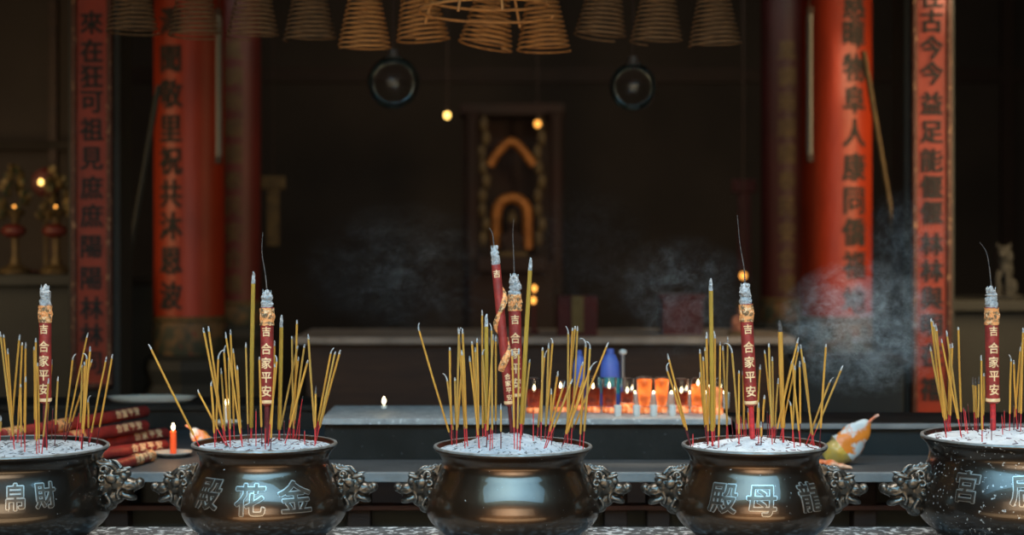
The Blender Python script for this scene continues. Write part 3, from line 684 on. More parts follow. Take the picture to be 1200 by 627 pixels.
# blue bottles and white-knobbed post behind the glasses
def bottle(px, ytop, w, Y, label, teal):
    x = (px-600)*Y/F; z0 = TZ; h = H-(ytop-HY)*Y/F-z0; r = w*Y/F/2
    o = root('blue_bottle', label, 'bottle', (x,Y,z0))
    B().lathe([(.001,0),(r*.9,0),(r,.006),(r,h*.55),(r*.92,h*.8),(r*.6,h*.93),(r*.35,h*.97),(r*.35,h),(.001,h)], 28, sy=.6).build('body', BLUEP, o)
    B().lathe([(r*.4,h*.96),(r*.42,h),(r*.36,h+.010),(.001,h+.011)], 20).build('cap', BLUEP, o)
    if teal: B().lathe([(r*1.006,h*.25),(r*1.012,h*.26),(r*1.012,h*.52),(r*1.006,h*.53)], 28, sy=.6).build('label_band', TEALP, o)
bottle(679, 414, 15, 6.0, 'slimmer blurred blue bottle behind the red oil glasses', False)
bottle(715, 412, 23, 6.0, 'broader blurred blue bottle with teal band behind the oil glasses', True)
Y = 5.98; o = root('knobbed_post', 'slim grey post with a round white knob among the oil glasses', 'post', ((730-600)*Y/F,Y,TZ))
zt = H-(416-HY)*Y/F-TZ
B().lathe([(.001,0),(.022,0),(.022,.004),(.008,.010),(.007,zt),(.001,zt)], 20).build('stem', METAL, o)
B().ell((0,0,zt+.010), (.014,.014,.011)).build('knob', WAXW, o)

# printed plastic bag at right
def bag(loc, sc, label, flip=1):
    o = root('plastic_bag', label, 'plastic bag', loc)
    # path from fat bottom to twisted tail, lying tilted up to the right
    path = spline([(-.060,0,.020),(-.040,0,.034),(-.010,0,.046),(.020,0,.072),(.050,0,.104),(.072,0,.128),(.086,0,.140)],4)
    ra = spline([(.014,.022),(.038,.034),(.050,.036),(.050,.026),(.040,.014),(.026,.007),(.010,.004)],4)
    def loft(i0, i1, name, m, k=1.0):
        b = B(); rings = []
        for i in range(i0, i1+1):
            p = Vector(path[i]); q = Vector(path[min(i+1,len(path)-1)])-Vector(path[max(i-1,0)]); q.normalize()
            u = Vector((-q.z,0,q.x)); w = Vector((0,1,0)); a, c = ra[i]
            ring = []
            for j in range(22):
                t = 2*PI*j/22; cr = 1+.07*math.sin(3*t+i*.9)+.05*math.sin(7*t+i*1.7)
                ring.append(b.bm.verts.new((p+(u*math.cos(t)*a+w*math.sin(t)*c)*cr*k)*sc))
            rings.append(ring)
        for r0, r1 in zip(rings, rings[1:]):
            for j in range(22): b.face((r0[j], r0[(j+1)%22], r1[(j+1)%22], r1[j]))
        b.face(rings[0][::-1]); b.face(rings[-1])
        bmesh.ops.translate(b.bm, verts=b.bm.verts, vec=(0,0,0))
        for v in b.bm.verts: v.co.x *= flip; v.co.z = max(v.co.z, .001)
        return b.build(name, m, o)
    loft(0, 9, 'yellow_bottom', BAGY)
    loft(9, len(path)-1, 'printed_top', BAGM)
    b = B(); pts = spline([(.084,0,.138),(.096,0,.150),(.106,0,.158),(.118,.0,.164)],4)
    b.tube([(p[0]*sc*flip,p[1]*sc,p[2]*sc) for p in pts], [.0055*sc*(1-.02*k) for k in range(len(pts))], 8).build('twisted_tail', BAGO, o)
    return o
bag(Vector(((988-600)*5.52/F,5.52,CZ)), .98, 'open yellow and orange printed plastic bag right of the fourth urn')
b = B(); 
pts = spline([(-.05,0,.020),(-.02,.01,.028),(.01,-.005,.020),(.045,.0,.012),(.07,0,.006)],4)
b.tube(pts, [.014+.005*math.sin(k*1.1) if k < 12 else .010-.0012*(k-12) for k in range(len(pts))], 12)
for v in b.bm.verts: v.co.z = max(.0005, v.co.z*.8+random.uniform(-.0015,.0015)); v.co.y *= 1.5
o = b.build('crumpled_wrapper', BAGO, loc=((972-600)*5.40/F,5.40,CZ)); tag(o, 'crumpled orange plastic wrapper lying under the printed bag', 'wrapper')
bag(Vector(((243-600)*5.75/F,5.75,CZ)), .62, 'small orange and yellow plastic bag behind the second urn from left', -1)

# ------------------------------------------------------------------ pillars
def board_pillar(cx, w_px, Y, zb, label, chars, litside):
    X = (cx-600)*Y/F; w = w_px*Y/F; top = 3.98
    o = root('couplet_pillar', label, 'pillar', (X,Y,0))
    B().box((0,.16,top/2), (w*1.30,.26,top), bev=.01).build('post', GREENSTONE, o, smooth=False)
    B().box((0,.0,(zb+top)/2), (w*.74,.03,top-zb), bev=.004).build('red_board', LACQUER, o, smooth=False)
    for s in (-1,1):
        B().box((s*w*.435,-.004,(zb+top)/2), (w*.13,.045,top-zb), bev=.006).build('carved_frame', FRAMEGOLD, o, smooth=False)
    B().box((0,-.004,zb+.012), (w,.045,.024), bev=.006).build('frame_rail', FRAMEGOLD, o, smooth=False)
    for ch, yy, sz in chars:
        z = H-(yy-HY)*Y/F
        g = glyph(ch, sz*Y/F, .008, offset=.0024, condense=.95)
        for v in g.verts: v.co += Vector((0,-.02,z))
        bmobj(g, 'painted_character', INK, o)
    return o
board_pillar(108.5, 47, 8, H-(455-HY)*8/F, 'red lettered board pillar in carved frame, leftmost of the pillars',
  [(c_, y_, 29) for c_, y_ in zip('來在狂可祖見庶庶陽陽林林同', (27,60,90,120,152,186,220,253,289,326,361,392,425))], -1)
board_pillar(1091, 46, 8, H-(492-HY)*8/F, 'red lettered board pillar in carved frame, rightmost of the pillars',
  [(c_, y_, 29) for c_, y_ in zip('往古今今益足能偃偃林林與明在禧', (-4,25,56,86,121,155,188,219,249,286,317,349,381,415,455))], 1)
def round_pillar(cx, r_px, Y, ybot, ydrum, label, chars, da, m, chm, csz, gap=None):
    X = (cx-600)*Y/F; r = r_px*Y/F; zb = H-(ybot-HY)*Y/F; zd = H-(ydrum-HY)*Y/F
    o = root('round_pillar', label, 'pillar', (X,Y,0))
    B().lathe([(r,zb),(r,3.99)], 64).build('shaft', m, o)
    B().lathe([(r*.98,zb+.015),(r*1.04,zb+.008),(r*1.04,zb-.012),(r*.98,zb-.02)], 64).build('gilt_ring', DULLGILT, o)
    B().lathe([(r*.98,zb-.015),(r*1.02,zb-.05),(r*1.02,zd+.05),(r*.98,zd)], 64).build('painted_drum', DRUM, o)
    B().lathe([(r*1.0,zd),(r*1.3,zd-.03),(r*1.35,zd-.08),(r*1.2,zd-.16),(r*1.45,zd-.24),(r*1.5,.02),(r*1.5,0)], 8).build('stone_plinth', GREENSTONE, o, smooth=False)
    for ch, yy in chars:
        z = H-(yy-HY)*Y/F
        g = glyph(ch, csz*Y/F, .008, offset=.004 if chm is INK else .002, step=.03, condense=.9); wrap(g, lambda z_: r, da, z, .002)
        bmobj(g, 'painted_character', chm, o)
    return o
round_pillar(222, 41, 9.5, 372, 414, 'thick round red pillar with black characters, left side of the hall', list(zip('澤聞敬里祝共沐恩波', (30,73,113,153,190,228,265,305,345))), -math.asin(15/41), LACQUER, INK, 34)
round_pillar(980, 41, 9.5, 372, 414, 'thick round red pillar with black characters, right side of the hall', list(zip('慈暉物阜人康同僑福地', (12,45,83,120,158,197,236,272,310,350))), math.asin(14/41), LACQUER, INK, 34)
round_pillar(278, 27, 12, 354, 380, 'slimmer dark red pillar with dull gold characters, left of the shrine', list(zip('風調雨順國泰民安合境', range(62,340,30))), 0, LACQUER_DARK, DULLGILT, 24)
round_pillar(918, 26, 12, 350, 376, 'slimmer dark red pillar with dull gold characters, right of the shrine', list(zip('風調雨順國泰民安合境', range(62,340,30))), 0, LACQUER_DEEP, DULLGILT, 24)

# fluorescent tubes standing on end beside the pillars
for px, y0, y1, lab in ((256,10,192,'pale vertical strip light beside the left round red pillar'),(949,8,190,'pale vertical strip light beside the right round red pillar')):
    Y = 9.0; z0 = H-(y1-HY)*Y/F; z1 = H-(y0-HY)*Y/F
    o = root('strip_light', lab, 'strip light', ((px-600)*Y/F,Y,0))
    B().box((0,.02,(z0+z1)/2), (.03,.02,z1-z0), bev=.004).build('housing', METAL, o, smooth=False)
    B().tube([(0,-.006,z0+.03),(0,-.006,z1-.03)], .014, 14).build('tube', TUBEW, o)
    for z in (z0+.02, z1-.02): B().box((0,-.004,z), (.034,.034,.04), bev=.004).build('end_cap', WOOD, o, smooth=False)
    B().tube([(0,.02,z1),(0,.02,3.99)], .004, 6).build('hanging_cord', WOOD, o)
# leaning poles
for (a, c_, Y, lab) in (((1012,60),(1046,262),8.6,'thin brown pole leaning between the two right lettered pillars'),((186,100),(163,235),8.6,'thin dim pole leaning between the two left lettered pillars')):
    p0, p1 = P(*a, Y), P(*c_, Y); d = (p1-p0).normalized(); k = (p1.z)/(-d.z); foot = p1+d*k; head = p0
    o = B().tube([Vector((0,0,.0)), head-foot], .014, 10).build('leaning_pole', GREENSTONE if a[0] < 600 else DULLGILT, loc=foot); tag(o, lab, 'pole')

# ------------------------------------------------------------------ hanging incense coils
rail = root('hanging_rail', 'long dark iron rail under the ceiling from which the coils hang', 'rail', (0,6.3,0))
B().tube([(-3,0,3.05),(3,0,3.05)], .014, 10).build('bar', WOOD, rail)
for x in (-2.6,-.9,.9,2.6): B().tube([(x,0,3.05),(x,0,3.99)], .008, 8).build('hanger', WOOD, rail)
B().tube([(-3,-.6,3.05),(3,-.6,3.05)], .014, 10).build('bar', WOOD, rail)
for x in (-1,1): B().tube([(x,-.6,3.05),(x,-.6,3.99)], .008, 8).build('hanger', WOOD, rail)
def coil_mesh(r0, hgt, turns, tr):
    b = B(); n = int(turns*26); pts = []
    for k in range(n+1):
        f = k/n; r = lerp(r0, r0*.04, f); a = 2*PI*turns*f; pts.append((r*math.cos(a), r*math.sin(a), hgt*f))
    b.tube(pts, tr, 6); return b
cm = coil_mesh(.098,.44,25,.0034).mesh('coil'); cm.materials.append(COILM); cm.shade_smooth()
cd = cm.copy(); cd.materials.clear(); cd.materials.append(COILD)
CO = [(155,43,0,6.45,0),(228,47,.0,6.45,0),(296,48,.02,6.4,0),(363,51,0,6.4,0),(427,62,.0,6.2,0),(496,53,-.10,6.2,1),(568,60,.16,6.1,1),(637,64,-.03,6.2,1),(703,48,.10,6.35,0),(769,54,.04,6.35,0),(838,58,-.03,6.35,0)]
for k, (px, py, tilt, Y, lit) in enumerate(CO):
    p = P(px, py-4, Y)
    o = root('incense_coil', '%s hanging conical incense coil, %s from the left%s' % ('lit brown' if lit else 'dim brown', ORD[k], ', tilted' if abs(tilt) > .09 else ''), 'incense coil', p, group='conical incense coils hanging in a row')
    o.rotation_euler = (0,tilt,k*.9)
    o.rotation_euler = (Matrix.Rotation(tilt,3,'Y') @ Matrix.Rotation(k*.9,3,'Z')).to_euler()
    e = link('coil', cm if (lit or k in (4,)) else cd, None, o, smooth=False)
    ap = Matrix.Rotation(tilt,3,'Y') @ Vector((0,0,.44)); inv = o.rotation_euler.to_matrix().inverted()
    B().tube([inv @ (ap-Vector((0,0,.004))), inv @ Vector((ap.x,0,3.04-p.z))], .0016, 6).build('hanging_thread', WOOD, o)
p = P(568, 20, 5.70)
o = root('incense_coil', 'larger wide incense coil hanging in front of the middle coils', 'incense coil', p)
coil_mesh(.226,.62,15,.0045).build('coil', COILM, o)
B().tube([(0,0,.61),(0,0,3.04-p.z)], .0018, 6).build('hanging_thread', WOOD, o)
for a in (math.radians(-110), math.radians(-75), math.radians(60), math.radians(150)):
    B().tube([(math.cos(a)*.238,math.sin(a)*.238,-.01),(math.cos(a)*.16,math.sin(a)*.16,.2),(0,0,.61)], .0045, 6).build('support_strip', COILM, o)

# smoked glass globes
for px, py, r_px, lab in ((461,97,31,'hanging dark glass globe under the coils, left of the shrine'),(742,102,28,'hanging dark glass globe under the coils, right of the shrine')):
    Y = 7.0; p = P(px,py,Y); r = r_px*Y/F
    o = root('glass_globe', lab, 'globe lamp', p)
    B().lathe([(max(.0008,r*math.sin(PI*k/24)), -r*math.cos(PI*k/24)) for k in range(25)], 48).build('globe', GLOBE, o)
    B().lathe([(.001,r+.03),(.018,r+.028),(.024,r+.006),(.03,r-.006),(.001,r-.006)], 24).build('cap', METAL, o)
    B().tube([(0,0,r+.028),(0,0,3.99-p.z)], .004, 6).build('hanging_chain', WOOD, o)

# ------------------------------------------------------------------ inner altar
AY = 9.0; AZ = H-(395-HY)*AY/F
t = root('stone_altar_table', 'long grey-edged altar table across the dark hall behind the urns', 'altar table', ((638-600)*AY/F,AY+.4,0))
w = (932-345)*AY/F
B().box((0,0,AZ-.018), (w,.84,.036), bev=.004).build('top_slab', STONE_EDGE, t, smooth=False)
B().box((0,.03,(AZ-.036)/2), (w-.12,.7,AZ-.036)).build('cabinet', WOOD, t, smooth=False)
# left and right side tables
for x0, x1, yy, lab in ((-100,95,322,'squat grey-green stone plinth at the far left'),(1100,1300,352,'squat grey-green stone plinth at the far right')):
    Y = 9.0; z = H-(yy-HY)*Y/F
    t = root('stone_plinth', lab, 'plinth', ((((x0+x1)/2)-600)*Y/F,Y+.4,0)); w = (x1-x0)*Y/F
    B().box((0,0,z-.03), (w,.8,.06), bev=.01).build('cap', GREENSTONE, t, smooth=False)
    B().box((0,.03,(z-.06)/2), (w*.94,.7,z-.06)).build('block', GREENSTONE, t, smooth=False)
Y = 8.8
t = root('stone_block', 'dark green stone block between the two right lettered pillars', 'block', ((1000-600)*7.4/F,7.55,0)); z = H-(425-HY)*7.4/F
B().box((0,0,z/2), (.44,.3,z), bev=.01).build('block', GREENSTONE, t, smooth=False)
B().box((0,0,z+.006), (.47,.33,.03), bev=.005).build('cap', STONE, t, smooth=False)
t = root('stone_post', 'grey stone post between the two left lettered pillars', 'post', ((163-600)*10.4/F,10.5,0)); z = H-(330-HY)*10.4/F
B().box((0,0,z/2), (.20,.2,z), bev=.01).build('shaft', GREENSTONE, t, smooth=False)
B().box((0,0,z), (.24,.24,.05), bev=.01).build('cap', STONE, t, smooth=False)
# cloth covered box on altar table
Y = AY+.2
t = root('cloth_covered_box', 'dark red box with an ochre cloth panel standing on the altar table', 'box', ((676-600)*Y/F,Y,AZ)); h_ = (398-352)*Y/F
B().box((0,0,h_/2), (46*Y/F,.2,h_), bev=.006).build('box', CLOTHR, t, smooth=False)
B().box((0,-.105,h_/2+.01), (14*Y/F,.012,h_*.92), bev=.003).build('cloth_panel', CLOTHY, t, smooth=False)
t = root('cloth_covered_box', 'dim dark red box on the altar table right of the ochre panel', 'box', ((800-600)*Y/F,Y+.1,AZ))
B().box((0,0,.10), (.22,.2,.20), bev=.006).build('box', CLOTHR, t, smooth=False)
B().box((0,0,.205), (.25,.23,.02), bev=.004).build('lid', CLOTHR, t, smooth=False)
# little seated clay figure
def figure(loc, s, label, m1, m2):
    b = B()
    b.ell((0,0,.30), (.075,.075,.095)); b.ell((0,0,.20), (.05,.05,.06))
    b.ell((0,0,.08), (.14,.10,.15)); b.ell((0,-.04,-.06), (.20,.15,.10)); b.ell((.13,-.03,.06), (.05,.06,.12)); b.ell((-.13,-.03,.06), (.05,.06,.12))
    b.ell((.05,-.12,.0), (.07,.05,.04)); b.ell((-.05,-.12,.0), (.07,.05,.04)); b.ell((0,-.075,.295), (.014,.016,.022))
    for v in b.bm.verts: v.co = (v.co+Vector((0,0,.16)))*s
    me = remeshed(b, .012*s, 'figure_body'); o = root('seated_statue', label, 'statue', loc)
    link('body', me, m1, o)
    B().lathe([(.079*s,.50*s),(.085*s,.52*s),(.07*s,.58*s),(.03*s,.64*s),(.001,.66*s)], 24).build('headdress', m2, o)
    B().box((0,-.01*s,.03*s), (.44*s,.34*s,.06*s), bev=.01*s).build('base', m2, o)
figure((((868-600)*(AY+.2)/F),AY+.2,AZ), .30, 'small pinkish clay statue on the altar table behind the red rod', SKIN, DULLGILT)

# shrine at the back
SY = 13.0
t = root('shrine', 'tall dim carved shrine with gilt arches at the centre back', 'shrine', (0,SY,0))
def sz(y, Y=SY): return H-(y-HY)*Y/F
def sx(x, Y=SY): return (x-600)*Y/F
B().box((0,.4,(sz(128))/2), (sx(660)-sx(540),.1,sz(128)), bev=.01).build('back_panel', WALLB, t, smooth=False)
B().box((0,.2,sz(128)), (sx(662)-sx(538),.4,.10), bev=.02).build('cornice', WALLB, t, smooth=False)
for x in (553,652): B().lathe([(.07,sz(360)),(.05,sz(350)),(.05,sz(140)),(.08,sz(132))], 20, c=(sx(x),0,0)).build('column', WALLB, t)
b = B(); R = sx(618)-sx(600); pts = [(-R,0,sz(292))]+[(R*math.cos(a)*-1, 0, sz(250)+R*math.sin(a)) for a in [PI*k/16 for k in range(17)]]+[(R,0,sz(292))]
b.tube(pts, .042, 10); b.build('gilt_arch', GILT, t)
b = B(); pts = spline([(sx(574),0,sz(194)),(sx(584),0,sz(178)),(sx(599),0,sz(166)),(sx(614),0,sz(178)),(sx(625),0,sz(194))],5)
b.tube(pts, .035, 10); b.build('upper_gilt_arch', GILT, t)
for x in (567,632):
    b = B()
    for k in range(9): b.ell((sx(x)+.02*math.sin(k*2), 0, sz(145)-.11*k), (.035,.03,.07), sub=1)
    b.build('gilt_carving', DULLGILT, t)
B().box((0,-.1,sz(300)-.06), (sx(640)-sx(560),.5,.12), bev=.02).build('altar_shelf', WALLB, t, smooth=False)
B().box((0,0,(sz(306))/2), (sx(648)-sx(552),.5,sz(306))).build('altar_base', WALLB, t, smooth=False)
figure((0,SY-.15,sz(300)), .52, 'dark seated deity statue inside the gilt arch of the shrine', WALLB, DULLGILT)
# hanging banners
for px, y0, y1, lab, m in ((320,214,288,'dim orange hanging banner right of the slim left pillar', GILT),(872,218,330,'dim brown hanging banner left of the slim right pillar', LACQUER_DARK)):
    Y = 12.6; o = root('hanging_banner', lab, 'banner', ((px-600)*Y/F,Y,0))
    B().box((0,0,(sz(y0,Y)+sz(y1,Y))/2), (.09,.012,sz(y0,Y)-sz(y1,Y)), bev=.003).build('cloth', DULLGILT if px < 600 else m, o, smooth=False)
    B().box((0,0,sz(y0,Y)), (.18,.03,.10), bev=.01).build('header', DULLGILT if px < 600 else m, o, smooth=False)
    B().tube([(0,0,sz(y0,Y)),(0,0,3.99)], .005, 6).build('hanging_cord', WOOD, o)

# cabinet with floral ornaments at far left
Y = 9.6
t = root('lattice_cabinet', 'dark wooden frame with a cross beam at the far left', 'cabinet', ((20-600)*Y/F,Y+.3,0))
w = .82; zt = 3.9
B().box((0,0,sz(167,Y)), (w+.1,.06,.05)).build('cross_beam', STONE, t, smooth=False)
for x in (-.42,.12,.42): B().box((x,.02,zt/2), (.05,.05,zt), bev=.004).build('post', WOOD, t, smooth=False)
B().box((0,.2,zt/2), (w,.04,zt)).build('back_panel', WALLM, t, smooth=False)
Y = 9.3
def ornament(px, lab):
    o = root('floral_ornament', lab, 'altar ornament', ((px-600)*Y/F,Y,sz(322,9.0)))
    zc = sz(236,Y)-sz(322,9.0); b = B()
    for k in range(26):
        a = random.uniform(0,2*PI); q = random.random(); rr = .10*(1-q*.75); h = zc-.08+q*.26
        b.ell((math.cos(a)*rr, math.sin(a)*rr*.7, h), (.035,.014,.026), Matrix.Rotation(a,4,'Z') @ Matrix.Rotation(random.uniform(-.8,.8),4,'Y'), sub=1)
    b.build('petals', FOLG, o)
    B().lathe([(.001,0),(.08,0),(.085,.02),(.03,.05),(.018,.10),(.02,zc-.1),(.06,zc-.05),(.001,zc-.04)], 24).build('stand', DULLGILT, o)
    B().ell((.02,-.09,zc-.03), (.008,.008,.009)).build('bulb', GLOWA, o)
    b = B(); b.ell((0,-.03,zc-.16), (.07,.05,.04)); b.build('red_bow', LACQUER_DARK, o)
ornament(18, 'gilt and green floral ornament left of the red lamp, far left')
ornament(66, 'gilt and green floral ornament right of the red lamp, far left')
o = root('red_lamp', 'round dark red lamp with a yellow bulb between the floral ornaments', 'lamp', ((40-600)*Y/F,Y+.24,sz(322,9.0)))
zc = sz(212,Y)-sz(322,9.0)
B().lathe([(.001,-.03),(.05,-.025),(.085,0),(.09,.005),(.085,.01),(.001,.012)], 32, c=(0,0,0)).build('base', LACQUER_DARK, o).rotation_euler = (0,0,0)
e = B().ell((0,0,0), (.085,.02,.085)).build('disc', LACQUER_DARK, o); e.location = (0,0,zc)
B().ell((-.02,-.035,zc), (.014,.014,.018)).build('bulb', GLOWB, o)
B().tube([(0,0,0),(0,0,zc)], .012, 8).build('stem', DULLGILT, o)

# lion on far right plinth
b = B()
b.ell((0,0,.20), (.06,.09,.10)); b.ell((0,-.06,.33), (.058,.06,.058)); b.ell((0,-.12,.315), (.032,.035,.028)); b.ell((0,-.04,.30), (.072,.055,.072))
for s in (-1,1):
    b.ell((s*.035,-.09,.10), (.022,.025,.10)); b.ell((s*.04,-.11,.015), (.028,.04,.018)); b.ell((s*.05,.03,.07), (.035,.07,.07)); b.ell((s*.05,-.04,.02), (.025,.05,.018))
    b.ell((s*.045,-.05,.385), (.014,.012,.02)); b.ell((s*.02,-.11,.35), (.012,.012,.010))
b.ell((0,.09,.16), (.02,.03,.07)); b.ell((0,0,.0), (.08,.13,.02))
me = remeshed(b, .008, 'lion_body')
zp = H-(352-HY)*9.0/F
o = root('stone_lion', 'small grey stone lion seated on the far right plinth', 'statue', ((1181-600)*9.2/F,9.25,zp+.012)); o.scale = (.72,)*3
link('body', me, LIONM, o); o.rotation_euler = (0,0,-.5)
B().box((0,0,-.002), (.18,.28,.03), bev=.006).build('base', LIONM, o, smooth=False)

# distant small lamps and candle flames
def bulb(px, py, Y, r, m, label):
    p = P(px,py,Y); o = root('hanging_bulb', label, 'lamp', p)
    B().ell((0,0,0), (r,r,r*1.15)).build('bulb', m, o)
    B().lathe([(.001,r*2.4),(r*.5,r*2.3),(r*.55,r*.9),(.001,r*.9)], 14).build('socket', WOOD, o)
    B().tube([(0,0,r*2.3),(0,0,3.99-p.z)], .003, 6).build('cord', WOOD, o)
bulb(524,135,11.5,.022,GLOWB,'round yellow bulb hanging in the dark left of the shrine')
bulb(630,145,12.3,.024,GLOWA,'orange flame-shaped bulb hanging at the right of the shrine')
bulb(953,240,11.5,.020,GLOWA,'orange bulb hanging beside the right lettered pillar')
bulb(245,318,10.2,.014,GLOWB,'small yellow bulb just right of the left lettered pillar')
bulb(871,323,11.5,.022,GLOWA,'orange bulb hanging beyond the red rod of the fourth urn')
for px, py, lab in ((625,352,'lower amber altar candle behind the tall mustard stick'),(626,338,'upper amber altar candle behind the tall mustard stick')):
    Y = 9.3 if py > 345 else 9.5; p = P(px,py,Y); h = p.z-AZ
    o = root('altar_candle', lab, 'candle', (p.x,Y,AZ))
    B().lathe([(.001,0),(.03,0),(.03,.006),(.010,.012),(.009,h-.02),(.001,h-.02)], 16).build('wax', LACQUER_DARK, o)
    B().ell((0,0,h), (.016,.016,.020)).build('flame', GLOWA, o)

# ------------------------------------------------------------------ smoke
def smoke_mat(name, dens, scale, lo, hi, seed):
    m = bpy.data.materials.new(name); m.use_nodes = True; nt = m.node_tree; nt.nodes.clear()
    v = nt.nodes.new('ShaderNodeVolumePrincipled'); o = nt.nodes.new('ShaderNodeOutputMaterial'); nt.links.new(v.outputs[0], o.inputs['Volume'])
    v.inputs['Color'].default_value = (.72,.88,.95,1); v.inputs['Anisotropy'].default_value = .2
    tc = nt.nodes.new('ShaderNodeTexCoord'); n = nt.nodes.new('ShaderNodeTexNoise'); n.noise_dimensions = '4D'; n.inputs['W'].default_value = seed
    n.inputs['Scale'].default_value = scale; n.inputs['Detail'].default_value = 3; n.inputs['Distortion'].default_value = 1.6
    nt.links.new(tc.outputs['Object'], n.inputs['Vector'])
    r = nt.nodes.new('ShaderNodeMapRange'); r.inputs['From Min'].default_value = lo; r.inputs['From Max'].default_value = hi; nt.links.new(n.outputs['Fac'], r.inputs['Value'])
    n2 = nt.nodes.new('ShaderNodeTexNoise'); n2.noise_dimensions = '4D'; n2.inputs['W'].default_value = seed+5; n2.inputs['Scale'].default_value = scale*1.5; n2.inputs['Detail'].default_value = 2; n2.inputs['Distortion'].default_value = 2.5
    nt.links.new(tc.outputs['Object'], n2.inputs['Vector'])
    a1 = nt.nodes.new('ShaderNodeMath'); a1.operation = 'SUBTRACT'; a1.inputs[1].default_value = .5; nt.links.new(n2.outputs['Fac'], a1.inputs[0])
    a2 = nt.nodes.new('ShaderNodeMath'); a2.operation = 'ABSOLUTE'; nt.links.new(a1.outputs[0], a2.inputs[0])
    a3 = nt.nodes.new('ShaderNodeMapRange'); a3.inputs['From Min'].default_value = .045; a3.inputs['From Max'].default_value = 0; a3.inputs['To Min'].default_value = .12; a3.inputs['To Max'].default_value = 2.2; nt.links.new(a2.outputs[0], a3.inputs['Value'])
    a4 = nt.nodes.new('ShaderNodeMath'); a4.operation = 'MULTIPLY'; nt.links.new(a3.outputs[0], a4.inputs[0]); nt.links.new(r.outputs[0], a4.inputs[1]); r = a4
    l = nt.nodes.new('ShaderNodeVectorMath'); l.operation = 'LENGTH'; nt.links.new(tc.outputs['Object'], l.inputs[0])
    f = nt.nodes.new('ShaderNodeMapRange'); f.inputs['From Min'].default_value = 1.0; f.inputs['From Max'].default_value = .2; nt.links.new(l.outputs['Value'], f.inputs['Value'])
    k = nt.nodes.new('ShaderNodeMath'); k.operation = 'MULTIPLY'; nt.links.new(r.outputs[0], k.inputs[0]); nt.links.new(f.outputs[0], k.inputs[1])
    k2 = nt.nodes.new('ShaderNodeMath'); k2.operation = 'MULTIPLY'; k2.inputs[1].default_value = dens; nt.links.new(k.outputs[0], k2.inputs[0])
    nt.links.new(k2.outputs[0], v.inputs['Density']); return m
SM = [(1010,385,4.95,105,85,30,'curling blue-white smoke drifting in front of the right red pillars'),
 (1062,285,5.5,55,70,9,'thin smoke rising beside the rightmost lettered pillar'),
 (800,350,5.2,90,80,4.5,'faint smoke haze behind the fourth urn incense'),
 (470,320,5.4,130,90,2.2,'faint smoke haze between the second and middle urns'),
 (690,300,5.9,90,90,1.6,'faint smoke haze right of the middle dragon rods')]
for k, (px, py, Y, wx, wz, dens, lab) in enumerate(SM):
    o = B().ell((0,0,0), (1,1,1), sub=3).build('smoke', smoke_mat('smoke_%d' % k, dens, [4.6,3.6,3,3,3][k], .47, .70, k*3.7), loc=P(px,py,Y))
    o.scale = (wx*Y/F, .16, wz*Y/F); tag(o, lab, 'smoke', kind='stuff')

# ------------------------------------------------------------------ camera
cam = bpy.data.cameras.new('camera'); co = bpy.data.objects.new('camera', cam); COL.objects.link(co)
co.location = (0,0,H); co.rotation_euler = (PI/2,0,0)
cam.lens = 60; cam.sensor_width = 36; cam.shift_y = -(313.5-HY)/1200
cam.dof.use_dof = True; cam.dof.focus_distance = 4.5; cam.dof.aperture_fstop = 2.1
cam.clip_start = .1; cam.clip_end = 60
bpy.context.scene.camera = co

# ------------------------------------------------------------------ light
def area(name, loc, aim, sx_, sy_, e, col, spread=180):
    l = bpy.data.lights.new(name, 'AREA'); l.shape = 'RECTANGLE'; l.size = sx_; l.size_y = sy_; l.energy = e; l.color = col; l.spread = math.radians(spread)
    o = bpy.data.objects.new(name, l); COL.objects.link(o); o.location = loc
    o.rotation_euler = (Vector(aim)-Vector(loc)).to_track_quat('-Z','Y').to_euler(); return o
def spot(name, loc, aim, ang, e, col, blend=.3, size=.05):
    l = bpy.data.lights.new(name, 'SPOT'); l.spot_size = math.radians(ang); l.spot_blend = blend; l.energy = e; l.color = col; l.shadow_soft_size = size
    o = bpy.data.objects.new(name, l); COL.objects.link(o); o.location = loc
    o.rotation_euler = (Vector(aim)-Vector(loc)).to_track_quat('-Z','Y').to_euler(); return o
area('front_warm_fill', (0,-1.2,2.2), (0,4.6,1.0), 7, 1.4, 23, (1.0,.78,.54), 60)  # unseen warm panel added for a brown reflection on the urns
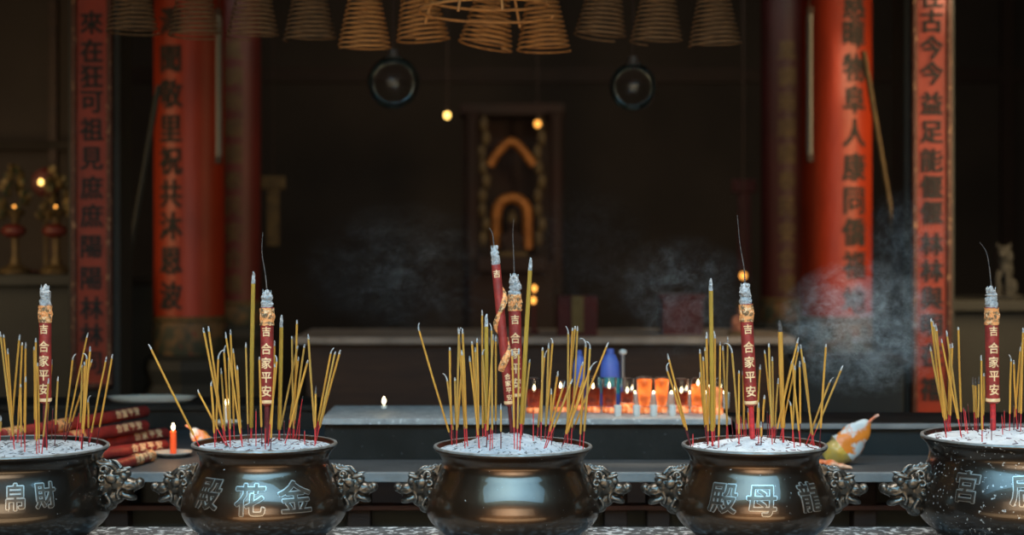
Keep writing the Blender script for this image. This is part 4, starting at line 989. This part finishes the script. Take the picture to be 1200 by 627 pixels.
area('paving_fill', (0,-3.0,5.5), (0,-3.2,0), 8, 4, 260, (1.0,.84,.66), 100)  # unseen warm panel added to light the paving mirrored in the urns
area('sky_panel', (.1,2.7,2.93), (.1,4.45,.93), 4.0, 1.05, 44, (.31,.68,1.0), 95)  # unseen panel added as the sky opening mirrored on the urn bellies
area('overhead_fill', (0,5.0,3.4), (0,4.6,1), 4.5, .4, 25, (1,.93,.84), 70)  # unseen soft panel added below the ceiling as top light
area('low_warm_fill', (0,1.8,.5), (0,4.6,1.2), 5, .5, 12, (1,.72,.42), 120)  # unseen lamp added for warm streaks on the urns
spot('sunbeam_urns', P(1100,0,4.6)+Vector((1.0,.8,2.2)), (P(1020,512,4.6)), 24, 330, (1,.93,.82), .6, .04)
spot('sunbeam_glasses', (2.3,6.8,3.9), P(800,462,5.8), 9, 420, (1,.9,.75), .5, .03)
spot('sunbeam_pillar', (3.0,5.4,3.3), P(1122,-8,8), 8, 420, (1,.80,.50), .8, .05)
area('board_fill_right', (2.9,6.4,2.2), (1.97,8,1.75), .3, 1.6, 5.5, (1,.70,.42), 70)  # added fill, stands in for sunlight across the right board
area('pillar_light_right', (3.6,7.4,2.6), (2.0,9.2,1.6), .8, 2.0, 30, (1,.66,.34), 100)
area('pillar_light_left', (-3.9,7.6,1.9), (-1.9,9.3,1.5), .8, 1.4, 9, (1,.66,.34), 100)
area('coil_light', (0,5.0,1.6), (0,6.3,2.6), .8, .3, 1.6, (1,.62,.30), 120)
area('hall_fill', (0,10.5,3.7), (0,13.5,1.5), 6, .5, 17, (.95,.95,.88), 170)  # unseen fill added to lift the dark walls
area('shrine_light', (0,11.0,2.6), (0,13,1.8), .8, .8, 1.2, (1,.5,.2))
wd = bpy.data.worlds.new('world'); bpy.context.scene.world = wd; wd.use_nodes = True
bg = wd.node_tree.nodes['Background']; bg.inputs['Color'].default_value = (.75,.85,.95,1); bg.inputs['Strength'].default_value = .06
sc = bpy.context.scene
sc.view_settings.view_transform = 'Standard'; sc.view_settings.look = 'None'; sc.view_settings.exposure = 0
